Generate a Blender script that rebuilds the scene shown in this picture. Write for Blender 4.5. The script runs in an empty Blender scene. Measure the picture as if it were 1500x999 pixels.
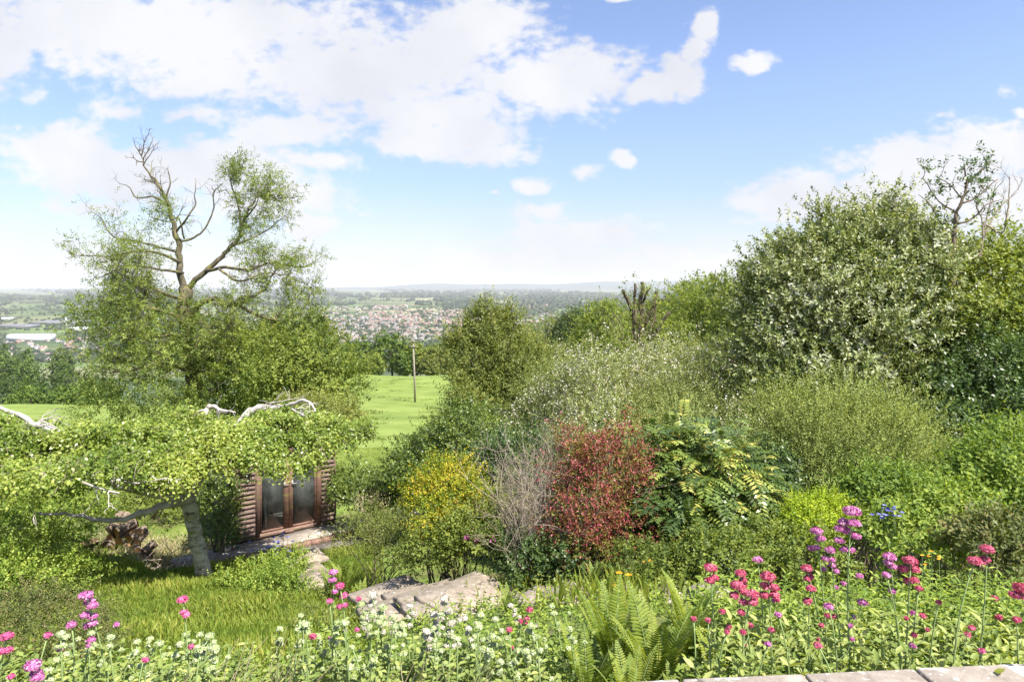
import bpy, math
import numpy as np
from math import radians

F = 1000.0            # focal length in photograph pixels
HZ = 418.0            # row of the horizon
rng = np.random.default_rng(7)
COL = bpy.context.scene.collection
Z = np.array([0.0, 0.0, 1.0])

def P(px, py, d):
    return np.array([(px - 750.0) / F * d, d, -(py - HZ) / F * d])

# ------------------------------------------------------------------ terrain height
_ys = np.array([-60, 0, 2.6, 2.8, 4.0, 5.0, 6.3, 7.6, 9, 11, 14, 16, 20, 25, 40, 60, 96, 150, 200, 300, 600, 1200, 1700, 3000, 60000.])
_zs = np.array([-2.6, -2.6, -2.55, -2.1, -2.45, -2.85, -3.25, -3.75, -4.15, -4.7, -5.28, -5.5, -6.35, -7.3, -9.7, -12.6, -16.5, -19.8, -27, -48, -98, -137, -140, -140, -140])
_ty = np.concatenate([np.linspace(-10, 2.6, 40), np.exp(np.linspace(np.log(2.65), np.log(60000), 900))])
_tz = np.interp(_ty, _ys, _zs)
_k = np.exp(-np.linspace(-2, 2, 13) ** 2); _k /= _k.sum()
_sm = np.convolve(np.pad(_tz, 6, mode='edge'), _k, mode='valid')
_tz = np.where(_ty > 3.2, _sm, _tz)

def sst(t):
    t = np.clip(t, 0, 1)
    return t * t * (3 - 2 * t)

def wav(x, y, s, seed=0):
    """cheap smooth noise in -1..1"""
    r = np.random.default_rng(seed)
    o = 0
    for i in range(5):
        a = r.uniform(0, 6.28); k = s * r.uniform(.6, 1.9); ph = r.uniform(0, 6.28)
        o = o + np.sin((x * math.cos(a) + y * math.sin(a)) * k + ph)
    return o / 3.2

def H(x, y):
    x = np.asarray(x, float); y = np.asarray(y, float)
    r = x / np.maximum(y, 1)
    left = sst((-r - .32) / .2)                    # the meadow ends sooner on the left
    ye = y + left * np.clip((y - 92) * 4., 0, 110)
    z = np.interp(ye, _ty, _tz)
    bump = .42 * sst((x + 1.6) / 2.6) * sst((y - 3.6) / 1.2) * sst((10 - y) / 3)
    z = z + bump
    z = z + .03 * wav(x, y, 2.1, 1) * sst((y - 3) / 3) * (y < 400)
    z = z + .25 * wav(x, y, .22, 2) * sst((y - 22) / 30) * (y < 1400)
    a = (x + 5.71) * .796 + (y - 14.1) * .605; b = -(x + 5.71) * .605 + (y - 14.1) * .796     # terrace of the shed
    wt = sst((a + 2.0) / .5) * sst((4.6 - a) / .6) * sst((b + 2.1) / .4) * sst((2.6 - b) / .5)
    z = z * (1 - wt) - 5.50 * wt
    return z

def h1(x, y):
    return float(H(x, y))

# ------------------------------------------------------------------ geometry buffer
def nrm(v):
    return v / np.maximum(np.linalg.norm(v, axis=-1, keepdims=True), 1e-9)

class G:
    def __init__(s):
        s.v = []; s.f = []; s.m = []; s.t = []; s.n = 0
    def add(s, V, Fq, mat=0, tint=.5):
        V = np.asarray(V, float).reshape(-1, 3); Fq = np.asarray(Fq, int)
        if len(V) == 0 or len(Fq) == 0: return
        s.v.append(V); s.f.append(Fq + s.n); s.n += len(V)
        s.m.append(np.full(len(Fq), mat) if np.isscalar(mat) else np.asarray(mat))
        s.t.append(np.full(len(Fq), tint, float) if np.isscalar(tint) else np.asarray(tint, float))
    def box(s, c, size, mat=0, rz=0., tint=.5, jit=0.):
        hx, hy, hz = np.array(size) / 2
        V = np.array([[i * hx, j * hy, k * hz] for i in (-1, 1) for j in (-1, 1) for k in (-1, 1)])
        if jit: V += rng.uniform(-jit, jit, V.shape)
        ca, sa = math.cos(rz), math.sin(rz)
        V = V @ np.array([[ca, sa, 0], [-sa, ca, 0], [0, 0, 1]]) + np.array(c)
        s.add(V, [[0, 1, 3, 2], [4, 6, 7, 5], [0, 4, 5, 1], [2, 3, 7, 6], [0, 2, 6, 4], [1, 5, 7, 3]], mat, tint)
    def tube(s, pts, rad, n=6, mat=0, tint=.5, cap=True):
        pts = np.asarray(pts, float); k = len(pts)
        rad = np.interp(np.linspace(0, 1, k), np.linspace(0, 1, len(np.atleast_1d(rad))), np.atleast_1d(rad))
        T = np.gradient(pts, axis=0); T = nrm(T)
        ref = np.array([0.31, .17, .93]) if abs(T[0] @ Z) < .9 else np.array([1., .2, 0])
        A = nrm(np.cross(T, ref)); B = np.cross(T, A)
        a = np.linspace(0, 2 * math.pi, n, endpoint=False)
        V = pts[:, None] + rad[:, None, None] * (A[:, None] * np.cos(a)[None, :, None] + B[:, None] * np.sin(a)[None, :, None])
        V = V.reshape(-1, 3)
        i = np.arange(k - 1)[:, None] * n; j = np.arange(n)[None]
        j2 = (j + 1) % n
        Fq = np.stack([i + j, i + j2, i + n + j2, i + n + j], -1).reshape(-1, 4)
        if cap:
            V = np.vstack([V, pts[0], pts[-1]])
            c0 = len(V) - 2; jj = np.arange(0, n, 1); 
            ca = np.stack([np.full(n, c0), (jj + 1) % n, jj, jj], -1)
            o = (k - 1) * n
            cb = np.stack([np.full(n, c0 + 1), o + jj, o + (jj + 1) % n, o + (jj + 1) % n], -1)
            s.add(V, np.vstack([Fq, ca, cb]), mat, tint)
        else:
            s.add(V, Fq, mat, tint)
    def build(s, name, mats, parent=None, smooth=False, flat_face=None):
        me = bpy.data.meshes.new(name)
        V = np.vstack(s.v); Fq = np.vstack(s.f); M = np.concatenate(s.m); T = np.concatenate(s.t)
        tri = Fq[:, 2] == Fq[:, 3]
        cnt = np.where(tri, 3, 4)
        start = np.concatenate([[0], np.cumsum(cnt)[:-1]])
        mask = np.ones_like(Fq, bool); mask[tri, 3] = False
        loops = Fq[mask]
        me.vertices.add(len(V)); me.vertices.foreach_set('co', V.astype(np.float32).ravel())
        me.loops.add(len(loops)); me.loops.foreach_set('vertex_index', loops.astype(np.int32))
        me.polygons.add(len(Fq)); me.polygons.foreach_set('loop_start', start.astype(np.int32))
        me.polygons.foreach_set('loop_total', cnt.astype(np.int32))
        me.polygons.foreach_set('material_index', M.astype(np.int32))
        if smooth: me.polygons.foreach_set('use_smooth', np.ones(len(Fq), bool))
        at = me.attributes.new('tint', 'FLOAT', 'FACE'); at.data.foreach_set('value', T.astype(np.float32))
        for m in (mats if isinstance(mats, (list, tuple)) else [mats]): me.materials.append(m)
        me.update(calc_edges=True)
        o = bpy.data.objects.new(name, me); COL.objects.link(o)
        if parent is not None:
            o.parent = parent
            # geometry was made in world space: shift it to the parent's frame
            L = np.array(parent.get('_w', (0, 0, 0)))
            if L.any():
                V2 = V - L; me.vertices.foreach_set('co', V2.astype(np.float32).ravel()); me.update()
            o['_w'] = [float(a) for a in L]
        return o

def tag(o, label=None, cat=None, group=None, kind=None):
    if label: o['label'] = label
    if cat: o['category'] = cat
    if group: o['group'] = group
    if kind: o['kind'] = kind
    return o

def thing(name, label, cat, loc, group=None):
    o = bpy.data.objects.new(name, None); COL.objects.link(o)
    o.location = [float(a) for a in loc]; o['_w'] = [float(a) for a in loc]
    o.empty_display_size = .1
    return tag(o, label, cat, group)

def dup(root, loc, rz=0, sc=1, label=None, group=None):
    r = root.copy(); COL.objects.link(r); r.location = [float(a) for a in loc]
    r.rotation_euler = (0, 0, rz); r.scale = (sc, sc, sc) if np.isscalar(sc) else sc
    if label: r['label'] = label
    if group: r['group'] = group
    for ch in list(root.children):
        c = ch.copy(); COL.objects.link(c); c.parent = r
        for g in ch.children:
            q = g.copy(); COL.objects.link(q); q.parent = c
    return r

# ------------------------------------------------------------------ leaves
def leaves(g, B, D, N, L, W, mat=0, tint=.5, kind='kite', fold=.15, curl=.0):
    n = len(B)
    if n == 0: return
    D = nrm(D); S = nrm(np.cross(D, N)); N = nrm(np.cross(S, D))
    L = np.broadcast_to(np.asarray(L, float), (n,))[:, None]; W = np.broadcast_to(np.asarray(W, float), (n,))[:, None]
    tint = np.broadcast_to(np.asarray(tint, float), (n,))
    if kind == 'kite':
        V = np.stack([B, B + D * L * .45 + S * W * .5 + N * W * fold, B + D * L - N * L * curl, B + D * L * .45 - S * W * .5 + N * W * fold], 1)
        i = np.arange(n)[:, None] * 4
        g.add(V.reshape(-1, 3), i + np.array([[0, 1, 2, 3]]), mat, tint)
    elif kind == 'blade':      # triangle, grass
        V = np.stack([B - S * W * .5, B + S * W * .5, B + D * L * .6 + N * L * .04 + S * W * .3, B + D * L + N * L * curl], 1)
        i = np.arange(n)[:, None] * 4
        g.add(V.reshape(-1, 3), i + np.array([[0, 1, 2, 3]]), mat, tint)
    else:                      # folded leaf of two quads
        f = N * W * fold
        V = np.stack([B, B + D * L * .3 + S * W * .45 + f, B + D * L * .65 + S * W * .42 + f - N * L * curl * .4, B + D * L - N * L * curl,
                      B + D * L * .65 - S * W * .42 + f - N * L * curl * .4, B + D * L * .3 - S * W * .45 + f], 1)
        i = np.arange(n)[:, None] * 6
        Fq = np.concatenate([i + np.array([[0, 1, 2, 3]]), i + np.array([[0, 3, 4, 5]])], 0)
        g.add(V.reshape(-1, 3), Fq, mat, np.concatenate([tint, tint]))

def runit(n):
    return nrm(rng.normal(size=(n, 3)))

def shoots(g, Pt, D, m, slen, L, W, spread=1.0, droop=0., mat=0, tmul=(.6, .4), kind='kite', upn=.4, fold=.15, curl=.0, tbias=0.):
    """m leaves along each shoot that starts at Pt and runs along D"""
    n = len(Pt)
    if n == 0: return
    slen = np.broadcast_to(np.asarray(slen, float), (n,))
    D = nrm(D)
    E1 = nrm(np.cross(D, np.array([.3, .2, .93]))); E2 = np.cross(D, E1)
    a0 = rng.uniform(0, 6.28, n); st = rng.uniform(0, 1, n)
    t = (np.arange(m) + .6) / m
    ang = a0[:, None] + np.arange(m)[None] * 2.4 + rng.uniform(-.3, .3, (n, m))
    base = Pt[:, None] + D[:, None] * (slen[:, None] * t[None])[..., None]
    base = base - Z * (droop * slen[:, None] * t[None] ** 2)[..., None]
    sp = spread + rng.uniform(-.35, .35, (n, m))
    rad = E1[:, None] * np.cos(ang)[..., None] + E2[:, None] * np.sin(ang)[..., None]
    ld = D[:, None] * np.cos(sp)[..., None] + rad * np.sin(sp)[..., None] - Z * droop * .7
    N = D[:, None] + Z * upn + rng.normal(scale=.25, size=(n, m, 3))
    k = n * m
    ll = L * rng.uniform(.65, 1.25, (n, m)) * (1 - .3 * t[None])
    ti = np.clip(st[:, None] * tmul[0] + rng.uniform(0, 1, (n, m)) * tmul[1] + tbias, 0, 1)
    pn = .17 * wav(Pt[:, 0] + Pt[:, 2] * .8, Pt[:, 1] - Pt[:, 2] * .6, 2.0, 77) + .08 * wav(Pt[:, 0] - Pt[:, 2] * .8, Pt[:, 1] + Pt[:, 2], 6.5, 78)
    ti = np.clip(ti + pn[:, None], 0, 1)
    ld = ld.reshape(k, 3); N = np.broadcast_to(N, (n, m, 3)).reshape(k, 3)
    leaves(g, base.reshape(k, 3), ld, N, ll.ravel(), (ll * W / L).ravel(), mat, ti.ravel(), kind, fold, curl)

CLUMP = .15
def crown_pts(lobes, n, shell=.4, zmin=-.5, amp=.14, freq=1.6, gap=-9., up=.5, jit=.5, seed=3):
    lob = np.asarray(lobes, float)
    w = lob[:, 3] * lob[:, 4] + lob[:, 4] * lob[:, 5] + lob[:, 3] * lob[:, 5]; w = w / w.sum()
    out = []; od = []; tot = 0
    while tot < n:
        k = int(n * 1.6) + 50
        i = rng.choice(len(lob), k, p=w)
        u = runit(k)
        u = u[u[:, 2] > zmin]; i = i[:len(u)]
        r = 1 - shell * rng.uniform(0, 1, len(u)) ** 1.3
        c = lob[i, :3]; R = lob[i, 3:]
        q = c + u * R
        fr = freq / R.mean()
        nz = (wav(q[:, 0] * 1.0 + q[:, 2] * .7, q[:, 1] - q[:, 2] * .9, fr * 3, seed) + wav(q[:, 0] - q[:, 2], q[:, 1] * .6 + q[:, 2], fr * 7, seed + 1) * .6)
        p = c + u * R * (r * (1 + amp * nz))[:, None]
        ok = nz > gap
        for j in range(len(lob)):
            s = np.linalg.norm((p - lob[j, :3]) / lob[j, 3:], axis=1)
            ok &= ~((s < .62) & (i != j))
        d = nrm(nrm(u / R) + Z * up + rng.normal(scale=jit, size=p.shape) * .6)
        out.append(p[ok]); od.append(d[ok]); tot += ok.sum()
    Pp, Dd = np.vstack(out)[:n], np.vstack(od)[:n]
    if CLUMP > 0:                       # gather the shoots into leafy sprays round fewer limbs
        m_ = max(8, n // 13); ci = rng.integers(0, len(Pp), m_); a_ = rng.integers(0, m_, len(Pp))
        rad = CLUMP * lob[:, 3:].mean()
        sz = rng.uniform(.5, 1.4, m_)
        off = rng.normal(size=Pp.shape) * rad * sz[a_][:, None]
        out_ = Dd[ci][a_]
        Pq = Pp[ci][a_] + off + out_ * (rng.uniform(-.4, 1.1, len(Pp)) * rad * 1.2)[:, None]
        k_ = rng.uniform(size=len(Pp)) < .72
        Pp = np.where(k_[:, None], Pq, Pp)
        Dd = np.where(k_[:, None], nrm(out_ + off / rad * .45 + rng.normal(scale=.25, size=Dd.shape)), Dd)
    return Pp, Dd

def bez(a, b, c, k=7):
    t = np.linspace(0, 1, k)[:, None]
    return (1 - t) ** 2 * a + 2 * t * (1 - t) * b + t ** 2 * c

def stems(g, base, tips, r0, r1=.25, spread=.15, k=7, n=5, mat=0, bow=.25):
    base = np.asarray(base, float)
    for t in tips:
        b = base + np.array([rng.normal() * spread, rng.normal() * spread, 0]); 
        dv = t - b; ln = np.linalg.norm(dv)
        mid = b + dv * .5 + np.array([rng.normal() * .1, rng.normal() * .1, .12]) * ln * bow / .25 - np.array([dv[0], dv[1], 0]) * .18
        pts = bez(b, mid, t, k) + rng.normal(scale=ln * .008, size=(k, 3))
        pts[0] = b
        rr = r0 * rng.uniform(.6, 1.1)
        g.tube(pts, [rr, rr * r1], n, mat, cap=False)
# ------------------------------------------------------------------ materials
def nt(name):
    m = bpy.data.materials.new(name); m.use_nodes = True
    t = m.node_tree; t.nodes.clear()
    out = t.nodes.new('ShaderNodeOutputMaterial')
    return m, t, out

def N_(t, kind, **kw):
    n = t.nodes.new(kind)
    for k, v in kw.items():
        if hasattr(n, k): setattr(n, k, v)
    return n

def ramp(t, fac, stops, interp='LINEAR'):
    r = N_(t, 'ShaderNodeValToRGB'); r.color_ramp.interpolation = interp
    e = r.color_ramp.elements
    while len(e) > len(stops): e.remove(e[-1])
    while len(e) < len(stops): e.new(.5)
    for el, (p, c) in zip(e, stops):
        el.position = p; el.color = (*c, 1)
    if fac is not None: t.links.new(fac, r.inputs[0])
    return r

def leaf_mat(name, stops, trans=.35, rough=.5, spec=.25, tr_mul=(1.35, 1.3, .5)):
    if name.endswith('leaf') or name.startswith('grass'):
        stops = [(p, (min(c[0] * 1.4, .8), min(c[1] * 1.2, .8), min(c[2] * 1.5, .8))) for p, c in stops]
    m, t, out = nt(name)
    at = N_(t, 'ShaderNodeAttribute', attribute_name='tint')
    r = ramp(t, at.outputs['Fac'], stops)
    b = N_(t, 'ShaderNodeBsdfPrincipled'); b.inputs['Roughness'].default_value = rough
    b.inputs['Specular IOR Level'].default_value = spec
    t.links.new(r.outputs[0], b.inputs['Base Color'])
    if trans > 0:
        tr = N_(t, 'ShaderNodeBsdfTranslucent')
        mx = N_(t, 'ShaderNodeVectorMath', operation='MULTIPLY'); mx.inputs[1].default_value = tr_mul
        t.links.new(r.outputs[0], mx.inputs[0]); t.links.new(mx.outputs[0], tr.inputs[0])
        ms = N_(t, 'ShaderNodeMixShader'); ms.inputs[0].default_value = trans
        t.links.new(b.outputs[0], ms.inputs[1]); t.links.new(tr.outputs[0], ms.inputs[2])
        t.links.new(ms.outputs[0], out.inputs[0])
    else:
        t.links.new(b.outputs[0], out.inputs[0])
    return m

def noise_mat(name, stops, scale=4., detail=8., rough=.85, bump=.3, dist=.02, stretch=(1, 1, 1), tex='noise', spec=.3, second=None, coord='Object'):
    m, t, out = nt(name)
    tc = N_(t, 'ShaderNodeTexCoord'); mp = N_(t, 'ShaderNodeMapping'); mp.inputs['Scale'].default_value = stretch
    t.links.new(tc.outputs[coord], mp.inputs[0])
    n = N_(t, 'ShaderNodeTexNoise'); n.inputs['Scale'].default_value = scale; n.inputs['Detail'].default_value = detail
    n.inputs['Roughness'].default_value = .65
    t.links.new(mp.outputs[0], n.inputs['Vector'])
    r = ramp(t, n.outputs['Fac'], stops)
    col = r.outputs[0]
    if second:   # (scale, threshold lo, hi, colour): blotches such as lichen and moss
        for sc, lo, hi, c in second:
            n2 = N_(t, 'ShaderNodeTexNoise'); n2.inputs['Scale'].default_value = sc; n2.inputs['Detail'].default_value = 6
            t.links.new(mp.outputs[0], n2.inputs['Vector'])
            mr = N_(t, 'ShaderNodeMapRange'); mr.inputs[1].default_value = lo; mr.inputs[2].default_value = hi
            t.links.new(n2.outputs['Fac'], mr.inputs[0])
            mx = N_(t, 'ShaderNodeMix', data_type='RGBA'); mx.inputs[7].default_value = (*c, 1)
            t.links.new(mr.outputs[0], mx.inputs[0]); t.links.new(col, mx.inputs[6]); col = mx.outputs[2]
    b = N_(t, 'ShaderNodeBsdfPrincipled'); b.inputs['Roughness'].default_value = rough
    b.inputs['Specular IOR Level'].default_value = spec
    t.links.new(col, b.inputs['Base Color'])
    if bump:
        bp = N_(t, 'ShaderNodeBump'); bp.inputs['Strength'].default_value = bump; bp.inputs['Distance'].default_value = dist
        t.links.new(n.outputs['Fac'], bp.inputs['Height']); t.links.new(bp.outputs[0], b.inputs['Normal'])
    t.links.new(b.outputs[0], out.inputs[0])
    return m

def g3(a, b, c): return [(0, a), (.5, b), (1, c)]
M = {}
M['ash'] = leaf_mat('ash_leaf', g3((.045, .085, .014), (.118, .19, .03), (.23, .30, .06)), .4)
M['hazel'] = leaf_mat('hazel_leaf', g3((.045, .085, .015), (.125, .19, .028), (.24, .31, .05)), .38)
M['olive'] = leaf_mat('olive_leaf', g3((.05, .08, .015), (.12, .17, .03), (.22, .26, .06)), .38)
M['birch'] = leaf_mat('birch_leaf', g3((.055, .11, .014), (.15, .24, .03), (.30, .38, .07)), .38, rough=.38, spec=.5)
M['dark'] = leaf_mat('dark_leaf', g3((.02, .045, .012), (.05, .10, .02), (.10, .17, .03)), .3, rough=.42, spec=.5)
M['ivy'] = leaf_mat('ivy_leaf', g3((.03, .06, .012), (.08, .14, .02), (.17, .25, .04)), .32, rough=.38, spec=.5)
M['whitebeam'] = leaf_mat('whitebeam_leaf', [(0, (.035, .07, .014)), (.34, (.12, .175, .035)), (.62, (.20, .26, .075)), (.8, (.25, .31, .15)), (1, (.31, .37, .24))], .3, rough=.45, spec=.5)
M['privet'] = leaf_mat('privet_leaf', g3((.05, .085, .018), (.14, .205, .04), (.28, .36, .08)), .33)
M['mahonia'] = leaf_mat('mahonia_leaf', [(0, (.03, .06, .015)), (.5, (.09, .16, .03)), (.8, (.22, .30, .05)), (1, (.42, .36, .08))], .3, rough=.35, spec=.5)
M['yellow'] = leaf_mat('yellow_leaf', [(0, (.05, .12, .012)), (.3, (.15, .22, .012)), (.65, (.34, .35, .02)), (1, (.40, .27, .05))], .35)
M['pale_olive'] = leaf_mat('pale_olive_leaf', g3((.05, .09, .018), (.15, .21, .05), (.29, .35, .11)), .38)
M['lime'] = leaf_mat('lime_leaf', g3((.10, .19, .01), (.21, .33, .015), (.36, .46, .03)), .35)
M['fresh'] = leaf_mat('fresh_leaf', g3((.05, .11, .014), (.135, .23, .03), (.28, .38, .06)), .38)
M['weigela'] = leaf_mat('weigela_leaf', [(0, (.06, .03, .012)), (.36, (.15, .045, .022)), (.56, (.12, .10, .02)), (1, (.20, .27, .04))], .3)
M['fern'] = leaf_mat('fern_leaf', g3((.07, .13, .014), (.17, .25, .03), (.30, .36, .07)), .42)
M['grass'] = leaf_mat('grass_blade', g3((.06, .12, .014), (.14, .22, .025), (.29, .33, .06)), .35)
M['straw'] = leaf_mat('straw', g3((.25, .20, .11), (.40, .34, .2), (.55, .48, .32)), .2)
M['pale'] = leaf_mat('valerian_leaf', g3((.07, .13, .03), (.165, .245, .05), (.32, .40, .11)), .34)
M['boxleaf'] = leaf_mat('box_leaf', [(0, (.04, .06, .015)), (.6, (.10, .14, .03)), (1, (.20, .18, .06))], .25)
M['pink'] = leaf_mat('pink_petal', g3((.46, .06, .17), (.61, .11, .27), (.72, .28, .44)), .25, tr_mul=(1.1, 1., 1.))
M['magenta'] = leaf_mat('magenta_petal', g3((.42, .08, .28), (.56, .18, .40), (.72, .42, .60)), .25, tr_mul=(1.1, 1., 1.))
M['red'] = leaf_mat('red_petal', g3((.40, .04, .10), (.55, .10, .18), (.68, .25, .32)), .25, tr_mul=(1.1, 1., 1.))
M['cream'] = leaf_mat('cream_petal', g3((.30, .40, .12), (.52, .60, .28), (.72, .75, .56)), .3, tr_mul=(1, 1, 1))
M['white'] = leaf_mat('white_petal', g3((.42, .40, .28), (.62, .57, .46), (.76, .72, .66)), .25, tr_mul=(1, 1, 1))
M['weigflower'] = leaf_mat('weigela_petal', g3((.24, .03, .045), (.42, .07, .10), (.58, .22, .22)), .25, tr_mul=(1.1, 1., 1.))
M['orange'] = leaf_mat('orange_petal', g3((.75, .25, .01), (.85, .40, .02), (.85, .55, .04)), .25, tr_mul=(1, 1, 1))
M['blue'] = leaf_mat('blue_petal', g3((.12, .11, .45), (.20, .2, .6), (.35, .36, .75)), .25, tr_mul=(1, 1, 1))
M['stemgreen'] = leaf_mat('green_stem', g3((.15, .22, .08), (.24, .32, .12), (.36, .42, .2)), 0)
M['far_leaf'] = leaf_mat('far_leaf', g3((.035, .075, .014), (.075, .14, .022), (.14, .22, .03)), .3)
M['far_dark'] = leaf_mat('far_dark_leaf', g3((.02, .04, .012), (.04, .075, .018), (.08, .12, .025)), .25)
M['vale_leaf'] = leaf_mat('vale_tree', g3((.022, .034, .018), (.042, .06, .028), (.075, .095, .04)), .15)
M['bark'] = noise_mat('ash_bark', [(.3, (.04, .032, .02)), (.55, (.13, .11, .075)), (.75, (.24, .20, .11))], 3., stretch=(3, 3, .8), bump=.8, dist=.05, second=[(1.2, .52, .66, (.24, .22, .07))])
M['twig'] = noise_mat('twig_bark', [(.3, (.10, .075, .05)), (.7, (.24, .19, .13))], 20., bump=0)
M['greytwig'] = noise_mat('grey_twig', [(.3, (.24, .19, .14)), (.7, (.46, .38, .30))], 20., bump=0)
M['darkbark'] = noise_mat('dark_bark', [(.3, (.04, .03, .02)), (.7, (.12, .09, .06))], 8., bump=.6)
M['birchbark'] = noise_mat('birch_bark', [(.36, (.05, .04, .03)), (.43, (.28, .25, .18)), (.56, (.50, .47, .37)), (.8, (.64, .60, .51))], 6., stretch=(1, 1, 2.2), bump=.5, dist=.02, second=[(3.5, .55, .7, (.25, .26, .08))])
M['birchlimb'] = noise_mat('birch_limb_bark', [(.3, (.20, .17, .14)), (.5, (.42, .38, .35)), (.8, (.58, .55, .52))], 9., stretch=(1, 1, 1), bump=.3)
M['concrete'] = noise_mat('weathered_concrete', [(.25, (.18, .15, .125)), (.5, (.29, .25, .21)), (.75, (.40, .36, .31))], 5., bump=.5, dist=.01, second=[(14., .6, .68, (.62, .60, .55)), (9., .62, .7, (.12, .12, .08))])
M['slab'] = noise_mat('stone_slab', [(.25, (.17, .135, .10)), (.5, (.29, .24, .185)), (.75, (.40, .34, .27))], 11., bump=.9, dist=.012, second=[(22., .64, .70, (.5, .47, .42)), (10., .60, .70, (.10, .09, .07)), (2., .6, .75, (.22, .2, .1))])
M['coping'] = noise_mat('coping_stone', [(.25, (.17, .14, .115)), (.5, (.28, .24, .20)), (.75, (.38, .34, .29))], 9., bump=.7, dist=.01, second=[(6., .58, .64, (.70, .68, .62)), (12., .62, .7, (.14, .12, .10)), (30., .62, .68, (.62, .6, .55))])
M['brick'] = noise_mat('red_brick', [(.3, (.13, .08, .06)), (.7, (.29, .17, .13))], 10., bump=.5)
M['walls'] = noise_mat('garden_wall_stone', [(.3, (.22, .18, .13)), (.7, (.40, .34, .26))], 6., bump=.8)
M['wood'] = noise_mat('weathered_wood', [(.3, (.10, .06, .045)), (.55, (.22, .14, .11)), (.8, (.38, .28, .22))], 8., stretch=(1, 1, 6), bump=.5, dist=.01, second=[(2.2, .56, .72, (.20, .19, .06))])
M['louvre'] = noise_mat('weathered_louvre', [(.3, (.11, .075, .06)), (.55, (.26, .18, .15)), (.8, (.44, .35, .30))], 8., stretch=(1, 1, 6), bump=.15, dist=.004, second=[(2.0, .57, .72, (.24, .23, .07))])
M['redwood'] = noise_mat('red_stained_wood', [(.3, (.11, .055, .04)), (.6, (.24, .14, .105)), (.8, (.40, .29, .22))], 7., stretch=(1, 1, 6), bump=.4, second=[(2.2, .58, .72, (.28, .24, .08))])
M['felt'] = noise_mat('roof_felt', [(.3, (.04, .04, .04)), (.7, (.09, .09, .085))], 20., bump=.4)
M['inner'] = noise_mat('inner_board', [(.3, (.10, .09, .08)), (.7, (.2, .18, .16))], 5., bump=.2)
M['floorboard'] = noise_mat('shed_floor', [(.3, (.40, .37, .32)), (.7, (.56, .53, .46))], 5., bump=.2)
M['metal'] = noise_mat('old_metal', [(.3, (.2, .19, .17)), (.7, (.4, .38, .34))], 30., rough=.45, bump=.1)
M['logbark'] = noise_mat('log_bark', [(.3, (.09, .065, .045)), (.7, (.30, .23, .17))], 9., bump=.7, dist=.02)
M['logend'] = noise_mat('log_cut_end', [(.3, (.34, .16, .07)), (.7, (.62, .38, .18))], 8., bump=.2)
M['stumptop'] = noise_mat('stump_cut_top', [(.3, (.30, .15, .10)), (.7, (.48, .28, .20))], 12., bump=.2)
M['pole'] = noise_mat('pole_wood', [(.3, (.20, .17, .13)), (.7, (.36, .31, .25))], 6., stretch=(6, 6, .6), bump=.3)
M['glassish'] = None

def glass():
    m, t, out = nt('dusty_glass')
    n = N_(t, 'ShaderNodeTexNoise'); n.inputs['Scale'].default_value = 3.; n.inputs['Detail'].default_value = 6
    tc = N_(t, 'ShaderNodeTexCoord'); t.links.new(tc.outputs['Object'], n.inputs['Vector'])
    mr = N_(t, 'ShaderNodeMapRange'); mr.inputs[1].default_value = .35; mr.inputs[2].default_value = .8
    mr.inputs[3].default_value = .10; mr.inputs[4].default_value = .42
    t.links.new(n.outputs['Fac'], mr.inputs[0])
    tr = N_(t, 'ShaderNodeBsdfTransparent'); tr.inputs[0].default_value = (.86, .9, .88, 1)
    gl = N_(t, 'ShaderNodeBsdfGlossy'); gl.inputs['Roughness'].default_value = .03
    du = N_(t, 'ShaderNodeBsdfDiffuse'); du.inputs[0].default_value = (.35, .38, .36, 1)
    fr = N_(t, 'ShaderNodeFresnel'); fr.inputs[0].default_value = 1.45
    m1 = N_(t, 'ShaderNodeMixShader'); t.links.new(fr.outputs[0], m1.inputs[0]); t.links.new(tr.outputs[0], m1.inputs[1]); t.links.new(gl.outputs[0], m1.inputs[2])
    m2 = N_(t, 'ShaderNodeMixShader'); t.links.new(mr.outputs[0], m2.inputs[0]); t.links.new(m1.outputs[0], m2.inputs[1]); t.links.new(du.outputs[0], m2.inputs[2])
    t.links.new(m2.outputs[0], out.inputs[0])
    return m
M['glass'] = glass()

def plain(name, c, rough=.7):
    m, t, out = nt(name)
    at = N_(t, 'ShaderNodeAttribute', attribute_name='tint')
    hs = N_(t, 'ShaderNodeHueSaturation'); hs.inputs['Color'].default_value = (*c, 1)
    mr = N_(t, 'ShaderNodeMapRange'); mr.inputs[3].default_value = .6; mr.inputs[4].default_value = 1.4
    t.links.new(at.outputs['Fac'], mr.inputs[0]); t.links.new(mr.outputs[0], hs.inputs['Value'])
    b = N_(t, 'ShaderNodeBsdfPrincipled'); b.inputs['Roughness'].default_value = rough
    t.links.new(hs.outputs[0], b.inputs['Base Color']); t.links.new(b.outputs[0], out.inputs[0])
    return m
M['w_cream'] = plain('house_render', (.52, .48, .40)); M['w_brick'] = plain('house_brick', (.30, .21, .17)); M['w_white'] = plain('house_white', (.72, .71, .68))
M['r_red'] = plain('red_tile', (.25, .155, .125)); M['r_grey'] = plain('grey_slate', (.19, .17, .165)); M['r_brown'] = plain('brown_tile', (.22, .16, .135))
M['shedwhite'] = plain('warehouse_white', (.56, .57, .58)); M['shedgrey'] = plain('warehouse_grey', (.17, .17, .185))
M['blackglass'] = plain('dark_window', (.03, .03, .035), .2)

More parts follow.
